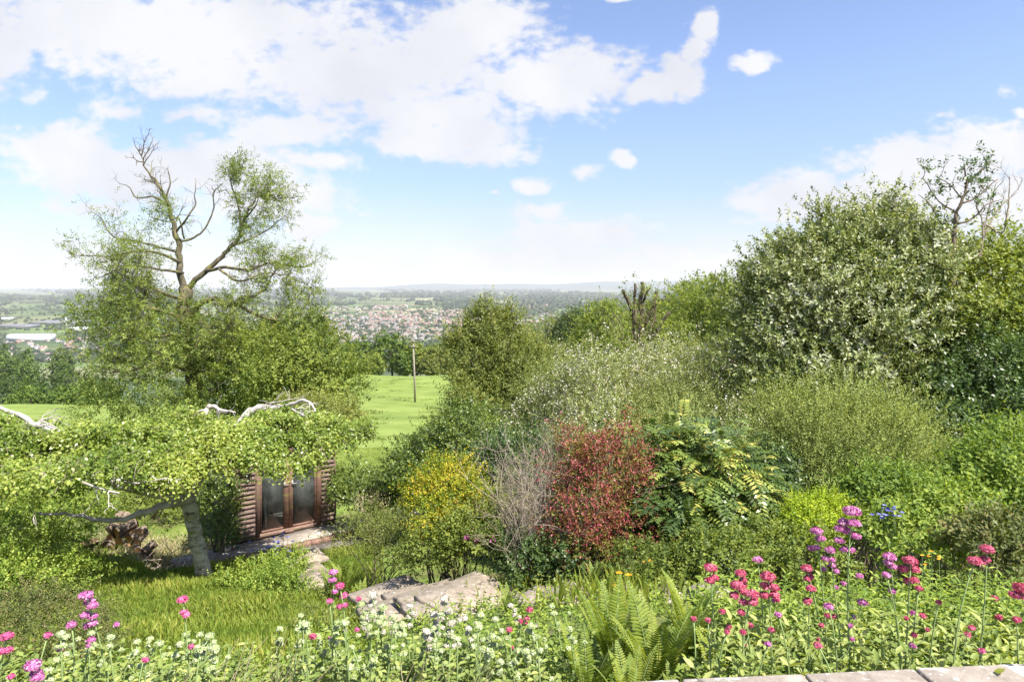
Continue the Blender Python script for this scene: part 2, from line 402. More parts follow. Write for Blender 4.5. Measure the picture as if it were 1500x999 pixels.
def ground_mat():
    m, t, out = nt('ground_cover')
    geo = N_(t, 'ShaderNodeNewGeometry'); sep = N_(t, 'ShaderNodeSeparateXYZ'); t.links.new(geo.outputs['Position'], sep.inputs[0])
    def noise(sc, det=8, rough=.6, vec=None):
        n = N_(t, 'ShaderNodeTexNoise'); n.inputs['Scale'].default_value = sc; n.inputs['Detail'].default_value = det; n.inputs['Roughness'].default_value = rough
        t.links.new(vec or geo.outputs['Position'], n.inputs['Vector']); return n.outputs['Fac']
    def mr(v, a, b, c=0., d=1.):
        n = N_(t, 'ShaderNodeMapRange'); n.inputs[1].default_value = a; n.inputs[2].default_value = b; n.inputs[3].default_value = c; n.inputs[4].default_value = d
        t.links.new(v, n.inputs[0]); return n.outputs[0]
    def mix(f, a, b):
        n = N_(t, 'ShaderNodeMix', data_type='RGBA')
        t.links.new(f, n.inputs[0])
        for s, i in ((a, 6), (b, 7)):
            if isinstance(s, tuple): n.inputs[i].default_value = (*s, 1)
            else: t.links.new(s, n.inputs[i])
        return n.outputs[2]
    # garden: soil, moss, trodden grass
    soil = ramp(t, noise(3.), [(.3, (.05, .06, .02)), (.5, (.11, .13, .035)), (.68, (.20, .17, .09))]).outputs[0]
    lawn = ramp(t, noise(1.4), [(.3, (.07, .13, .02)), (.55, (.14, .21, .035)), (.75, (.26, .27, .08))]).outputs[0]
    garden = mix(mr(noise(.7, 3), .4, .6), soil, lawn)
    # meadow
    md = ramp(t, noise(.16, 10, .65), [(.3, (.10, .145, .03)), (.46, (.16, .215, .045)), (.6, (.20, .26, .06)), (.74, (.26, .27, .10))]).outputs[0]
    tuft = mr(noise(.33, 5, .7), .6, .7)
    md = mix(tuft, md, (.15, .20, .05))
    # vale of fields
    mp = N_(t, 'ShaderNodeMapping'); mp.inputs['Scale'].default_value = (1 / 420, 1 / 300, 0); mp.inputs['Rotation'].default_value = (0, 0, .4)
    t.links.new(geo.outputs['Position'], mp.inputs[0])
    vo = N_(t, 'ShaderNodeTexVoronoi'); vo.inputs['Scale'].default_value = 1.; t.links.new(mp.outputs[0], vo.inputs['Vector'])
    sc = N_(t, 'ShaderNodeSeparateColor'); t.links.new(vo.outputs['Color'], sc.inputs[0])
    fld = ramp(t, sc.outputs[0], [(0, (.08, .115, .045)), (.3, (.14, .19, .07)), (.5, (.09, .13, .05)), (.7, (.19, .20, .10)), (.88, (.28, .26, .16))], 'CONSTANT').outputs[0]
    fld = mix(mr(noise(.004, 6), .45, .6, 0, .6), fld, (.05, .07, .035))
    c = mix(mr(sep.outputs[1], 17, 24), garden, md)
    c = mix(mr(sep.outputs[1], 170, 420), c, fld)
    b = N_(t, 'ShaderNodeBsdfPrincipled'); b.inputs['Roughness'].default_value = .9; b.inputs['Specular IOR Level'].default_value = .15
    t.links.new(c, b.inputs['Base Color'])
    bp = N_(t, 'ShaderNodeBump'); bp.inputs['Strength'].default_value = .6; bp.inputs['Distance'].default_value = .08
    t.links.new(noise(5., 10, .7), bp.inputs['Height']); t.links.new(bp.outputs[0], b.inputs['Normal'])
    t.links.new(b.outputs[0], out.inputs[0])
    return m
M['ground'] = ground_mat()
M['hill'] = noise_mat('hill_woods', [(.3, (.03, .045, .025)), (.6, (.06, .08, .04)), (.75, (.13, .14, .08))], .0006, bump=0, coord='Object')
HAZE = True
# ------------------------------------------------------------------ camera, sun, sky
sc = bpy.context.scene
cam = bpy.data.cameras.new('camera'); co = bpy.data.objects.new('camera', cam); COL.objects.link(co)
co.location = (0, 0, 0); co.rotation_euler = (radians(90), 0, 0)
cam.sensor_width = 36; cam.lens = F * 36 / 1500; cam.shift_y = -(499.5 - HZ) / 1500
cam.clip_start = .05; cam.clip_end = 200000
sc.camera = co
SUN = nrm(np.array([.73, -.68, 1.55]))
el = math.asin(SUN[2]); az = math.atan2(SUN[0], SUN[1])
sl = bpy.data.lights.new('sun', 'SUN'); sl.energy = 5.0; sl.angle = radians(.5); sl.color = (1, .95, .86)
so = bpy.data.objects.new('sun', sl); COL.objects.link(so)
from mathutils import Vector
so.rotation_euler = Vector([float(a) for a in SUN]).to_track_quat('Z', 'Y').to_euler()
so.location = (0, 0, 30)
sc.view_settings.view_transform = 'Standard'; sc.view_settings.look = 'None'
sc.view_settings.exposure = EXPO = 1.2; sc.view_settings.gamma = 1
sc.view_settings.use_curve_mapping = False
c = sc.cycles
c.max_bounces = 6; c.diffuse_bounces = 3; c.glossy_bounces = 2; c.transmission_bounces = 4; c.transparent_max_bounces = 12
c.volume_bounces = 0; c.caustics_reflective = False; c.caustics_refractive = False
c.use_adaptive_sampling = True; c.adaptive_threshold = .02
try:
    c.use_denoising = True; c.denoiser = 'OPENIMAGEDENOISE'
except Exception: pass
c.sample_clamp_indirect = 4

w = bpy.data.worlds.new('World'); sc.world = w; w.use_nodes = True
t = w.node_tree; t.nodes.clear()
out = t.nodes.new('ShaderNodeOutputWorld')
sky = N_(t, 'ShaderNodeTexSky', sky_type='NISHITA'); sky.sun_disc = False
sky.sun_elevation = el; sky.sun_rotation = az; sky.altitude = 200; sky.air_density = 1.0; sky.dust_density = .6; sky.ozone_density = 2.2
bg = N_(t, 'ShaderNodeBackground'); bg.inputs[1].default_value = .088
tint = N_(t, 'ShaderNodeVectorMath', operation='MULTIPLY'); tint.inputs[1].default_value = (1.13, 1.06, 1.14)
hz_ = N_(t, 'ShaderNodeMapRange', interpolation_type='SMOOTHSTEP'); hz_.inputs[1].default_value = -.05; hz_.inputs[2].default_value = .30; hz_.inputs[3].default_value = .62; hz_.inputs[4].default_value = 1.
tcz = N_(t, 'ShaderNodeTexCoord'); sz_ = N_(t, 'ShaderNodeSeparateXYZ'); t.links.new(tcz.outputs['Generated'], sz_.inputs[0]); t.links.new(sz_.outputs[2], hz_.inputs[0])
tint2 = N_(t, 'ShaderNodeVectorMath', operation='SCALE'); t.links.new(sky.outputs[0], tint2.inputs[0]); t.links.new(hz_.outputs[0], tint2.inputs['Scale'])
t.links.new(tint2.outputs[0], tint.inputs[0]); t.links.new(tint.outputs[0], bg.inputs[0])
geo = N_(t, 'ShaderNodeTexCoord')
sx = N_(t, 'ShaderNodeSeparateXYZ'); t.links.new(geo.outputs['Generated'], sx.inputs[0])
def mth(op, a, b=None, c_=None, clamp=False):
    n = N_(t, 'ShaderNodeMath', operation=op); n.use_clamp = clamp
    for i, v in enumerate((a, b, c_)):
        if v is None: continue
        if isinstance(v, (int, float)): n.inputs[i].default_value = v
        else: t.links.new(v, n.inputs[i])
    return n.outputs[0]
ay = mth('ADD', mth('ABSOLUTE', sx.outputs[1]), .02)
u = mth('DIVIDE', sx.outputs[0], ay); v = mth('DIVIDE', sx.outputs[2], ay)
cb = N_(t, 'ShaderNodeCombineXYZ'); t.links.new(u, cb.inputs[0]); t.links.new(v, cb.inputs[1])
# warp
n0 = N_(t, 'ShaderNodeTexNoise'); n0.inputs['Scale'].default_value = 9.; n0.inputs['Detail'].default_value = 4
t.links.new(cb.outputs[0], n0.inputs['Vector'])
wv = N_(t, 'ShaderNodeVectorMath', operation='MULTIPLY_ADD'); wv.inputs[1].default_value = (.075, .05, 0); wv.inputs[2].default_value = (-.0375, -.025, 0)
t.links.new(n0.outputs['Color'], wv.inputs[0])
pv = N_(t, 'ShaderNodeVectorMath', operation='ADD'); t.links.new(cb.outputs[0], pv.inputs[0]); t.links.new(wv.outputs[0], pv.inputs[1])
CL = [(300,60,330,80,1),(130,45,190,75,1),(540,110,250,85,1),(690,50,120,60,.95),(790,125,140,60,1),(870,110,80,50,.9),(640,165,150,38,.95),(300,120,110,40,.9),(30,85,70,60,.9),
      (440,192,104,34,1.1),(650,208,130,36,1.15),(715,228,80,22,.9),
      (110,225,110,45,1.05),(210,255,200,50,1.15),(340,255,160,55,1.1),(400,290,120,50,.95),(470,245,90,20,.7),(150,305,90,14,.6),(310,172,70,16,.5),(65,150,32,20,.45),(170,165,50,14,.4),(600,165,80,14,.4),
      (452,331,52,19,.95),(440,370,70,20,.6),
      (1016,45,24,36,1.1),(1006,80,24,34,1.1),(992,118,30,38,1.1),(950,130,50,24,1.0),(1090,98,40,20,.95),
      (908,237,27,17,1),(845,255,24,10,.5),(780,277,34,18,1),(795,315,46,18,.8),(722,290,10,6,.7),
      (840,350,120,32,1.05),(740,385,160,26,.8),(980,380,160,22,.8),
      (1165,300,115,46,1.15),(1320,240,120,50,1.15),(1430,225,130,54,1.15),(1270,300,150,45,1),(1420,290,170,70,.95),(1486,168,22,12,.9),(1465,138,22,10,.5),(905,3,50,5,.6),(1370,170,30,8,.4)]
acc = None
for (cx, cy, rx, ry, a) in CL:
    cx_, cy_ = (cx - 750) / F, (HZ - cy) / F
    q = N_(t, 'ShaderNodeVectorMath', operation='MULTIPLY_ADD')
    q.inputs[1].default_value = (F / rx, F / ry, 0); q.inputs[2].default_value = (-cx_ * F / rx, -cy_ * F / ry, 0)
    t.links.new(pv.outputs[0], q.inputs[0])
    ln = N_(t, 'ShaderNodeVectorMath', operation='LENGTH'); t.links.new(q.outputs[0], ln.inputs[0])
    s_ = mth('MULTIPLY_ADD', ln.outputs['Value'], -a, a * 1.05)
    acc = s_ if acc is None else mth('MAXIMUM', acc, s_)
n1 = N_(t, 'ShaderNodeTexNoise'); n1.inputs['Scale'].default_value = 11.; n1.inputs['Detail'].default_value = 7; n1.inputs['Roughness'].default_value = .6
ms_ = N_(t, 'ShaderNodeMapping'); ms_.inputs['Scale'].default_value = (1, 1.5, 1); t.links.new(cb.outputs[0], ms_.inputs[0]); t.links.new(ms_.outputs[0], n1.inputs['Vector'])
n3 = N_(t, 'ShaderNodeTexNoise'); n3.inputs['Scale'].default_value = 42.; n3.inputs['Detail'].default_value = 5
t.links.new(ms_.outputs[0], n3.inputs['Vector'])
nn = mth('ADD', mth('MULTIPLY_ADD', n1.outputs['Fac'], 1.6, -.74), mth('MULTIPLY_ADD', n3.outputs['Fac'], 1.15, -.57))
dens = mth('ADD', acc, nn)
mr_ = N_(t, 'ShaderNodeMapRange', interpolation_type='SMOOTHSTEP'); mr_.inputs[1].default_value = .0; mr_.inputs[2].default_value = .6; mr_.inputs[4].default_value = .96
t.links.new(dens, mr_.inputs[0])
# thin white veil towards the horizon
veil = N_(t, 'ShaderNodeMapRange', interpolation_type='SMOOTHSTEP'); veil.inputs[1].default_value = .15; veil.inputs[2].default_value = -.01; veil.inputs[4].default_value = .65
veil.inputs[3].default_value = .0
t.links.new(v, veil.inputs[0])
mxm = mth('MAXIMUM', mr_.outputs[0], veil.outputs[0])
n2 = N_(t, 'ShaderNodeTexNoise'); n2.inputs['Scale'].default_value = 5.; n2.inputs['Detail'].default_value = 5
t.links.new(cb.outputs[0], n2.inputs['Vector'])
ccol = ramp(t, n2.outputs['Fac'], [(.33, (.355, .36, .385)), (.6, (.425, .425, .44))])
bc = N_(t, 'ShaderNodeBackground'); t.links.new(ccol.outputs[0], bc.inputs[0]); bc.inputs[1].default_value = 1.0
mxs = N_(t, 'ShaderNodeMixShader'); t.links.new(mxm, mxs.inputs[0]); t.links.new(bg.outputs[0], mxs.inputs[1]); t.links.new(bc.outputs[0], mxs.inputs[2])
t.links.new(mxs.outputs[0], out.inputs[0])
w.cycles.sampling_method = 'MANUAL'; w.cycles.sample_map_resolution = 512

# ------------------------------------------------------------------ ground sheet
ny, nx = 360, 280
yy = np.exp(np.linspace(np.log(3.0), np.log(45000.), ny)) - 3.0
yy = np.concatenate([[-12, -8, -4], yy]); ny = len(yy)
ss = np.linspace(-1, 1, nx); ss = np.sign(ss) * (np.abs(ss) ** 1.15)
Y, S = np.meshgrid(yy, ss, indexing='ij')
X = S * (np.maximum(Y, 0) * 1.0 + 9)
ZZ = H(X, Y)
g = G()
i = np.arange(ny - 1)[:, None] * nx + np.arange(nx - 1)[None]
i = i.ravel()
g.add(np.stack([X, Y, ZZ], -1).reshape(-1, 3), np.stack([i, i + 1, i + nx + 1, i + nx], -1))
tag(g.build('ground', M['ground'], smooth=True), kind='structure')

# distant hills
def ridge(name, d, pts, depth, mat, label):
    g = G(); px = np.linspace(pts[0][0], pts[-1][0], 160)
    top = np.interp(px, [p[0] for p in pts], [p[1] for p in pts])
    top = top + .7 * wav(px, px * 0, .035, 4) * (top < 421) + .3 * wav(px, px * 0, .12, 5) * (top < 421)
    rows = []
    for f_, dd in ((0, -depth * .5), (.35, -depth * .32), (.72, -depth * .16), (.95, -depth * .04), (1, 0), (.8, depth * .25), (0, depth * .6)):
        zt = -(top - HZ) / F * d
        z = -141 + (zt + 141) * f_ + (wav(px, px * 0 + f_ * 9, .05, 8) * 9 if 0 < f_ < 1 else 0)
        rows.append(np.stack([(px - 750) / F * d, np.full_like(px, d + dd), z], -1))
    V = np.stack(rows); k, n = V.shape[:2]
    i = (np.arange(k - 1)[:, None] * n + np.arange(n - 1)[None]).ravel()
    g.add(V.reshape(-1, 3), np.stack([i, i + 1, i + n + 1, i + n], -1))
    return tag(g.build(name, mat, smooth=True), kind='structure')
ridge('distant_hills', 24000, [(-500, 426), (0, 424), (300, 423), (560, 420.5), (640, 415), (690, 417), (760, 415.5), (800, 416.5), (880, 412.5), (960, 411.5), (1060, 410.5), (1300, 409), (1800, 412), (2200, 424)], 7000, M['hill'], '')
ridge('wooded_hill', 10000, [(940, 436), (1000, 427), (1030, 421), (1065, 415), (1200, 405), (1500, 400), (1900, 406), (2200, 436)], 3500, M['hill'], '')

# haze
def haze():
    m, t, out = nt('haze_air')
    pv_ = N_(t, 'ShaderNodeVolumePrincipled'); pv_.inputs['Color'].default_value = (.95, .97, 1, 1)
    pv_.inputs['Density'].default_value = 4.6e-5; pv_.inputs['Anisotropy'].default_value = .0
    t.links.new(pv_.outputs[0], out.inputs['Volume'])
    g = G(); g.box((0, 21000, 70), (110000, 52000, 424), 0)
    o = g.build('haze', m); tag(o, kind='stuff')
if HAZE: haze()

# ------------------------------------------------------------------ the town in the vale
def house_mesh(name, wm, rm, L=10., Wd=7., e=5., r=8., chim=True, hip=0):
    g = G()
    g.box((0, 0, e / 2), (L, Wd, e), 0, tint=.5)
    o = .4; hl, hw = L / 2 + o, Wd / 2 + o
    V = [[-hl, -hw, e - .1], [hl, -hw, e - .1], [hl, hw, e - .1], [-hl, hw, e - .1], [-hl + hip, 0, r], [hl - hip, 0, r]]
    g.add(V, [[0, 1, 5, 4], [2, 3, 4, 5], [0, 4, 3, 3], [1, 2, 5, 5]], 1, .5)
    if chim: g.box((L * .3, 0, r), (.9, .9, 2.2), 0, tint=.35)
    for k in (-.3, 0, .3):
        for zz in (1.4, 3.9): g.box((L * k, -Wd / 2 - .03, zz), (1.3, .1, 1.2), 2)
    me = g.build(name, [M[wm], M[rm], M['blackglass']])
    return me
HP = [house_mesh('town_house', 'w_cream', 'r_grey'), house_mesh('town_house', 'w_brick', 'r_red', 9, 7, 5, 8), house_mesh('town_house', 'w_white', 'r_brown', 11, 8, 5, 8.5, hip=2),
      house_mesh('town_house', 'w_brick', 'r_brown', 14, 7.5, 5, 8), house_mesh('town_house', 'w_cream', 'r_red', 8.5, 7, 5, 7.5), house_mesh('town_house', 'w_white', 'r_grey', 12, 8, 5.5, 9)]
HT = ['small cream rendered house with grey roof in the valley town', 'small brick house with red tiled roof in the valley town', 'white bungalow with hipped brown roof in the valley town',
      'long brick house with brown roof in the valley town', 'cream house with red tiled roof in the valley town', 'white house with grey slate roof in the valley town']
HG = ['cream houses with grey roofs in the town', 'brick houses with red roofs in the town', 'white houses with hipped brown roofs in the town', 'long brick houses in the town', 'cream houses with red roofs in the town', 'white houses with grey roofs in the town']
# (px0, px1, py0, py1, count, palette weights)
REG = [(498, 610, 468, 506, 260, (5, 1, 3, 2, 2, 3)), (540, 720, 456, 478, 380, (1, 6, 1, 3, 5, 1)), (690, 860, 460, 490, 160, (4, 2, 2, 2, 2, 3)),
       (545, 598, 447, 454, 80, (1, 4, 1, 1, 4, 1)), (738, 802, 446, 455, 110, (0, 7, 0, 1, 5, 0)), (465, 560, 458, 480, 70, (4, 1, 2, 2, 1, 2)), (600, 700, 478, 500, 60, (4, 1, 3, 1, 2, 3)),
       (300, 500, 440, 500, 170, (3, 3, 2, 2, 2, 2)), (490, 540, 450, 455, 25, (1, 1, 4, 0, 1, 4)), (0, 140, 500, 535, 36, (2, 2, 3, 2, 1, 3)), (100, 300, 455, 520, 70, (3, 2, 2, 2, 1, 2)), (630, 860, 430, 446, 60, (2, 1, 3, 0, 1, 4)), (860, 1000, 430, 470, 40, (2, 1, 3, 0, 1, 4))]
hs = []
occ = set()
for (a, b, c0, c1, n, wt) in REG:
    for _ in range(n):
        px, py = rng.uniform(a, b), rng.uniform(c0, c1)
        d = 140 / (py - HZ) * F; x = (px - 750) / F * d
        key = (round(x / 13), round(d / 13))
        if key in occ: continue
        occ.add(key)
        k = rng.choice(6, p=np.array(wt) / sum(wt))
        ang = .35 * wav(x, d, .004, 11) * 3 + rng.choice([0, math.pi / 2]) + rng.normal() * .06
        hs.append((d, x, k, ang))
hs.sort()
first = {}
NI = 295
for (d, x, k, ang) in hs[:NI]:
    o = HP[k] if k not in first else HP[k].copy()
    if k in first: COL.objects.link(o)
    first[k] = 1
    o.location = (x, d, h1(x, d) - .3); o.rotation_euler = (0, 0, float(ang)); s = rng.uniform(.85, 1.2); o.scale = (s, s, s)
    tag(o, HT[k], 'house', HG[k])
g = G()
for (d, x, k, ang) in hs[NI:]:
    me = HP[k].data; V = np.empty(len(me.vertices) * 3); me.vertices.foreach_get('co', V); V = V.reshape(-1, 3) * rng.uniform(.85, 1.25)
    ca, sa = math.cos(ang), math.sin(ang); V = V @ np.array([[ca, sa, 0], [-sa, ca, 0], [0, 0, 1]]) + np.array([x, d, h1(x, d) - .3])
    Fq = [list(p.vertices) + ([p.vertices[2]] if len(p.vertices) == 3 else []) for p in me.polygons]
    mm = np.array([p.material_index for p in me.polygons])
    rmp = {0: (0, 3), 1: (1, 4), 2: (2, 5), 3: (1, 5), 4: (0, 4), 5: (2, 3)}[k]
    g.add(V, Fq, np.where(mm == 0, rmp[0], np.where(mm == 1, rmp[1], 6)), rng.uniform(.2, .8))
tag(g.build('distant_houses', [M['w_cream'], M['w_brick'], M['w_white'], M['r_grey'], M['r_red'], M['r_brown'], M['blackglass']]), 'hundreds of tiny houses of the far town beyond the nearer streets', 'houses', kind='stuff')

# warehouses on the left
def warehouse(px, py, wpx, hpx, wall, roof, label, depth=45, rz=0., bays=6):
    d = 140 / (py - HZ) * F; x = (px - 750) / F * d; W_ = wpx / F * d; h_ = hpx / F * d
    th = thing('warehouse', label, 'warehouse', (x, d, h1(x, d)), 'industrial buildings in the vale'); th.rotation_euler = (0, 0, rz)
    gw = G(); gr = G()
    gw.box((0, 0, h_ * .4), (W_, depth, h_ * .8), 0)
    for b_ in range(bays):
        x0 = -W_ / 2 + W_ * b_ / bays; x1 = x0 + W_ / bays; xm = (x0 + x1) / 2; D2 = depth / 2 + .5
        V = [[x0, -D2, h_ * .8], [xm, -D2, h_], [x1, -D2, h_ * .8], [x0, D2, h_ * .8], [xm, D2, h_], [x1, D2, h_ * .8]]
        gr.add(V, [[0, 1, 4, 3], [1, 2, 5, 4], [0, 2, 1, 1], [3, 4, 5, 5]], 0, .4 + .2 * (b_ % 2))
    th['_w'] = [0., 0., 0.]
    gw.build('wall', M[wall], th); gr.build('roof', M[roof], th)
    th['_w'] = [x, d, h1(x, d)]
warehouse(46, 500, 58, 11, 'shedwhite', 'shedwhite', 'long white warehouse with many low gables on the valley floor', 34, .1, 8)
warehouse(25, 480, 50, 5, 'shedgrey', 'shedgrey', 'grey roofed works behind the long white warehouse', 60, -.1, 5)
warehouse(90, 474, 60, 4, 'shedgrey', 'shedgrey', 'grey works further right and behind the long white warehouse', 120, .15, 7)
warehouse(118, 484, 26, 5, 'shedwhite', 'shedwhite', 'white shed just left of the ash tree crown', 60, .1, 3)
warehouse(66, 524, 52, 6, 'w_brick', 'r_brown', 'low brown roofed building nearest the oak trees on the valley floor', 30, .2, 1)
warehouse(5, 468, 20, 3, 'shedwhite', 'shedwhite', 'small pale shed at the far left of the industrial estate', 60, 0, 2)
d = 140 / .065; x = (97 - 750) / F * d
g = G(); g.tube([[x, d, -141], [x, d, -141 + 42]], [3.4, 2.8], 10); g.tube([[x, d, -99], [x, d, -98]], [3.4, 3.4], 10)
tag(g.build('tower', M['shedwhite']), 'slim white tower standing over the industrial estate', 'tower')

# distant woods and hedges: lumps
def lumps(C, R, Hh, name, mat, label):
    n = len(C); seg = 6
    a = np.linspace(0, 2 * math.pi, seg, endpoint=False)
    rings = [(1.0, 0.0), (1.12, .35), (.8, .75)]
    V = np.zeros((n, seg * 3 + 1, 3))
    for k, (rr, hh) in enumerate(rings):
        j = rng.uniform(.75, 1.25, (n, seg))
        V[:, k * seg:(k + 1) * seg, 0] = np.cos(a) * rr * j * R[:, None]
        V[:, k * seg:(k + 1) * seg, 1] = np.sin(a) * rr * j * R[:, None]
        V[:, k * seg:(k + 1) * seg, 2] = (hh + rng.uniform(-.08, .08, (n, seg)) * (k > 0)) * Hh[:, None]
    V[:, -1, 2] = Hh
    V += C[:, None]
    Fq = []
    for k in range(2):
        for s in range(seg):
            Fq.append([k * seg + s, k * seg + (s + 1) % seg, (k + 1) * seg + (s + 1) % seg, (k + 1) * seg + s])
    for s in range(seg): Fq.append([2 * seg + s, 2 * seg + (s + 1) % seg, seg * 3, seg * 3])
    Fq = np.array(Fq); nf = len(Fq)
    FF = (np.arange(n)[:, None, None] * (seg * 3 + 1) + Fq[None]).reshape(-1, 4)
    tt = np.clip(np.repeat(rng.uniform(0, 1, n), nf) + rng.uniform(-.15, .15, n * nf), 0, 1)
    g = G(); g.add(V.reshape(-1, 3), FF, 0, tt)
    tag(g.build(name, mat), label, 'woodland', kind='stuff')
def samp(n, px0, px1, py0, py1, fn=None):
    px = rng.uniform(px0, px1, n); py = rng.uniform(py0, py1, n)
    d = 140 / (py - HZ) * F; return px, py, d
cs = []; rs = []
def addl(px, py, r, keep=None):
    d = 140 / (py - HZ) * F; x = (px - 750) / F * d
    k = np.ones(len(px), bool) if keep is None else keep
    cs.append(np.stack([x, d, H(x, d) - .5], -1)[k]); rs.append((r * rng.uniform(.7, 1.4, len(px)))[k])
def clear(px, py):      # open fields stay open
    f1 = (px > 478) & (px < 645) & (py > 436.5) & (py < 446) & ((px + py * 3) % 37 > 3)
    f2 = (px > 20) & (px < 135) & (py > 503) & (py < 516)
    f3 = (px > 10) & (px < 90) & (py > 462) & (py < 466)
    f4 = (px > 10) & (px < 100) & (py > 484) & (py < 504)
    return ~(f1 | f2 | f3 | f4)
px, py, d = samp(5200, -250, 1300, 448, 510); n_ = wav(px, py * 3, .05, 21); addl(px, py, np.full(len(px), 7.), (n_ > .0) & clear(px, py))
px, py, d = samp(4200, -250, 1000, 448, 510); addl(px, py, np.full(len(px), 6.), clear(px, py))
px, py, d = samp(1800, -250, 1000, 506, 534); addl(px, py, np.full(len(px), 7.), clear(px, py))
px, py, d = samp(7000, -300, 1400, 424.5, 448); n_ = wav(px * .6, py * 6, .06, 22); addl(px, py, .28 * np.sqrt(d) , (n_ > -.12) & clear(px, py))
px, py, d = samp(2600, 650, 1150, 430, 462); n_ = wav(px * .6, py * 5, .06, 23); addl(px, py, .2 * np.sqrt(d), (n_ > -.3))
for k in range(70):       # hedges with trees
    px0 = rng.uniform(-200, 1200); py0 = rng.uniform(425, 446)
    n = 40; tt_ = np.linspace(0, 1, n); px = px0 + tt_ * rng.uniform(60, 200); py = py0 + tt_ * rng.uniform(-1.4, 1.4)
    addl(px, np.maximum(py, 424), np.full(n, 9.) * (430 - 418) / np.maximum(py - 418, 5) ** .9, clear(px, py) | (rng.uniform(size=n) < .5))
C_ = np.vstack(cs); R_ = np.concatenate(rs)
lumps(C_, R_, R_ * 1.25, 'distant_woodland', M['vale_leaf'], 'countless trees, copses and hedges spread over the vale between the houses and fields')
# ------------------------------------------------------------------ generic tree and bush builders
def lob(px, py, d, rx, rz, ry):
    return [*P(px, py, d), rx * d / F, ry, rz * d / F]

def leaders(g, pts, dr, L0, L, W, kind):
    zc = np.median(pts[:, 2]); c = np.where(pts[:, 2] > zc)[0]
    k = rng.choice(c, max(4, len(pts) // 45)); R = L0[:, 3:].mean()
    ln = R * rng.uniform(.15, .42, len(k)); m = 10
    shoots(g, pts[k], dr[k] * .6 + Z * .9 + rng.normal(scale=.2, size=(len(k), 3)), m, ln, L * .9, W * .9, .95, .1, 0, kind=kind, tbias=.12)

def bush(name, label, cat, lobes, mat, n, m=6, slen=.18, L=.05, W=.03, kind='kite', shell=.45, gap=-9., up=.5, spread=1.0, droop=0.,
         branch=14, br=.03, brmat='twig', amp=.14, group=None, flowers=None, zmin=-.5, upn=.4, fold=.15, curl=0, base=None, tbias=0., partname='foliage', freq=1.6, seed=3, kids=None):
    L0 = np.array(lobes); bx, by = (L0[:, 0].mean(), L0[:, 1].mean()) if base is None else base
    th = thing(name, label, cat, (bx, by, h1(bx, by)), group)
    pts, dr = crown_pts(lobes, n, shell, zmin, amp, freq, gap, up, seed=seed)
    keep = pts[:, 2] > H(pts[:, 0], pts[:, 1]) + .03
    pts, dr = pts[keep], dr[keep]
    g = G(); shoots(g, pts, dr, m, slen * rng.uniform(.6, 1.4, len(pts)), L, W, spread, droop, 0, kind=kind, upn=upn, fold=fold, curl=curl, tbias=tbias)
    leaders(g, pts, dr, L0, L, W, kind)
    g.build(partname, M[mat], th)
    if branch:
        gb = G(); idx = rng.choice(len(pts), min(branch, len(pts)), replace=False)
        stems(gb, (bx, by, h1(bx, by) - .05), pts[idx], br, spread=L0[:, 3].mean() * .35, n=5)
        gb.build('branches', M[brmat], th)
    if flowers:
        fm, frac, k, fs, spr = flowers[:5]
        sel = rng.uniform(size=len(pts)) < frac
        if len(flowers) > 5:
            nz = wav(pts[:, 0] * flowers[5], pts[:, 2] * flowers[5] + pts[:, 1], 1., 31); sel &= nz > flowers[6]
        c0 = pts[sel] + dr[sel] * slen * .9
        c1 = np.repeat(c0, k, 0) + rng.normal(scale=spr, size=(len(c0) * k, 3))
        gf = G(); leaves(gf, c1, runit(len(c1)) * .7 + Z * .3, runit(len(c1)), fs, fs * .8, 0, rng.uniform(0, 1, len(c1)), 'kite', .1)
        gf.build('flowers', M[fm], th)
    return th

def tree(name, label, cat, lobes, mat, n, trunk_px=None, tr=.25, m=5, slen=.6, L=.3, W=.2, brmat='darkbark', nb=16, group=None, **kw):
    L0 = np.array(lobes); bx, by = L0[:, 0].mean(), L0[:, 1].mean()
    zb = h1(bx, by)
    th = thing(name, label, cat, (bx, by, zb), group)
    pts, dr = crown_pts(lobes, n, kw.pop('shell', .5), kw.pop('zmin', -.7), kw.pop('amp', .16), kw.pop('freq', 1.8), kw.pop('gap', -9), kw.pop('up', .4), seed=kw.pop('seed', 3))
    g = G(); shoots(g, pts, dr, m, slen * rng.uniform(.6, 1.4, len(pts)), L, W, **kw)
    if bx < 60 and by < 60: leaders(g, pts, dr, L0, L, W, kw.get('kind', 'kite'))
    g.build('crown', M[mat], th)
    gt = G(); top = L0[:, 2].mean()
    tp = np.array([[bx, by, zb - .2], [bx + .1, by, zb + (top - zb) * .4], [bx - .1, by + .1, top]])
    gt.tube(bez(*tp, 8), [tr, tr * .5], 8)
    for q in pts[rng.choice(len(pts), nb, replace=False)]:
        s = tp[0] + (tp[2] - tp[0]) * rng.uniform(.35, .95)
        gt.tube(bez(s, (s + q) / 2 + Z * .1 * np.linalg.norm(q - s), q, 6), [tr * .4, tr * .08], 5, cap=False)
    gt.build('trunk', M[brmat], th)
    return th

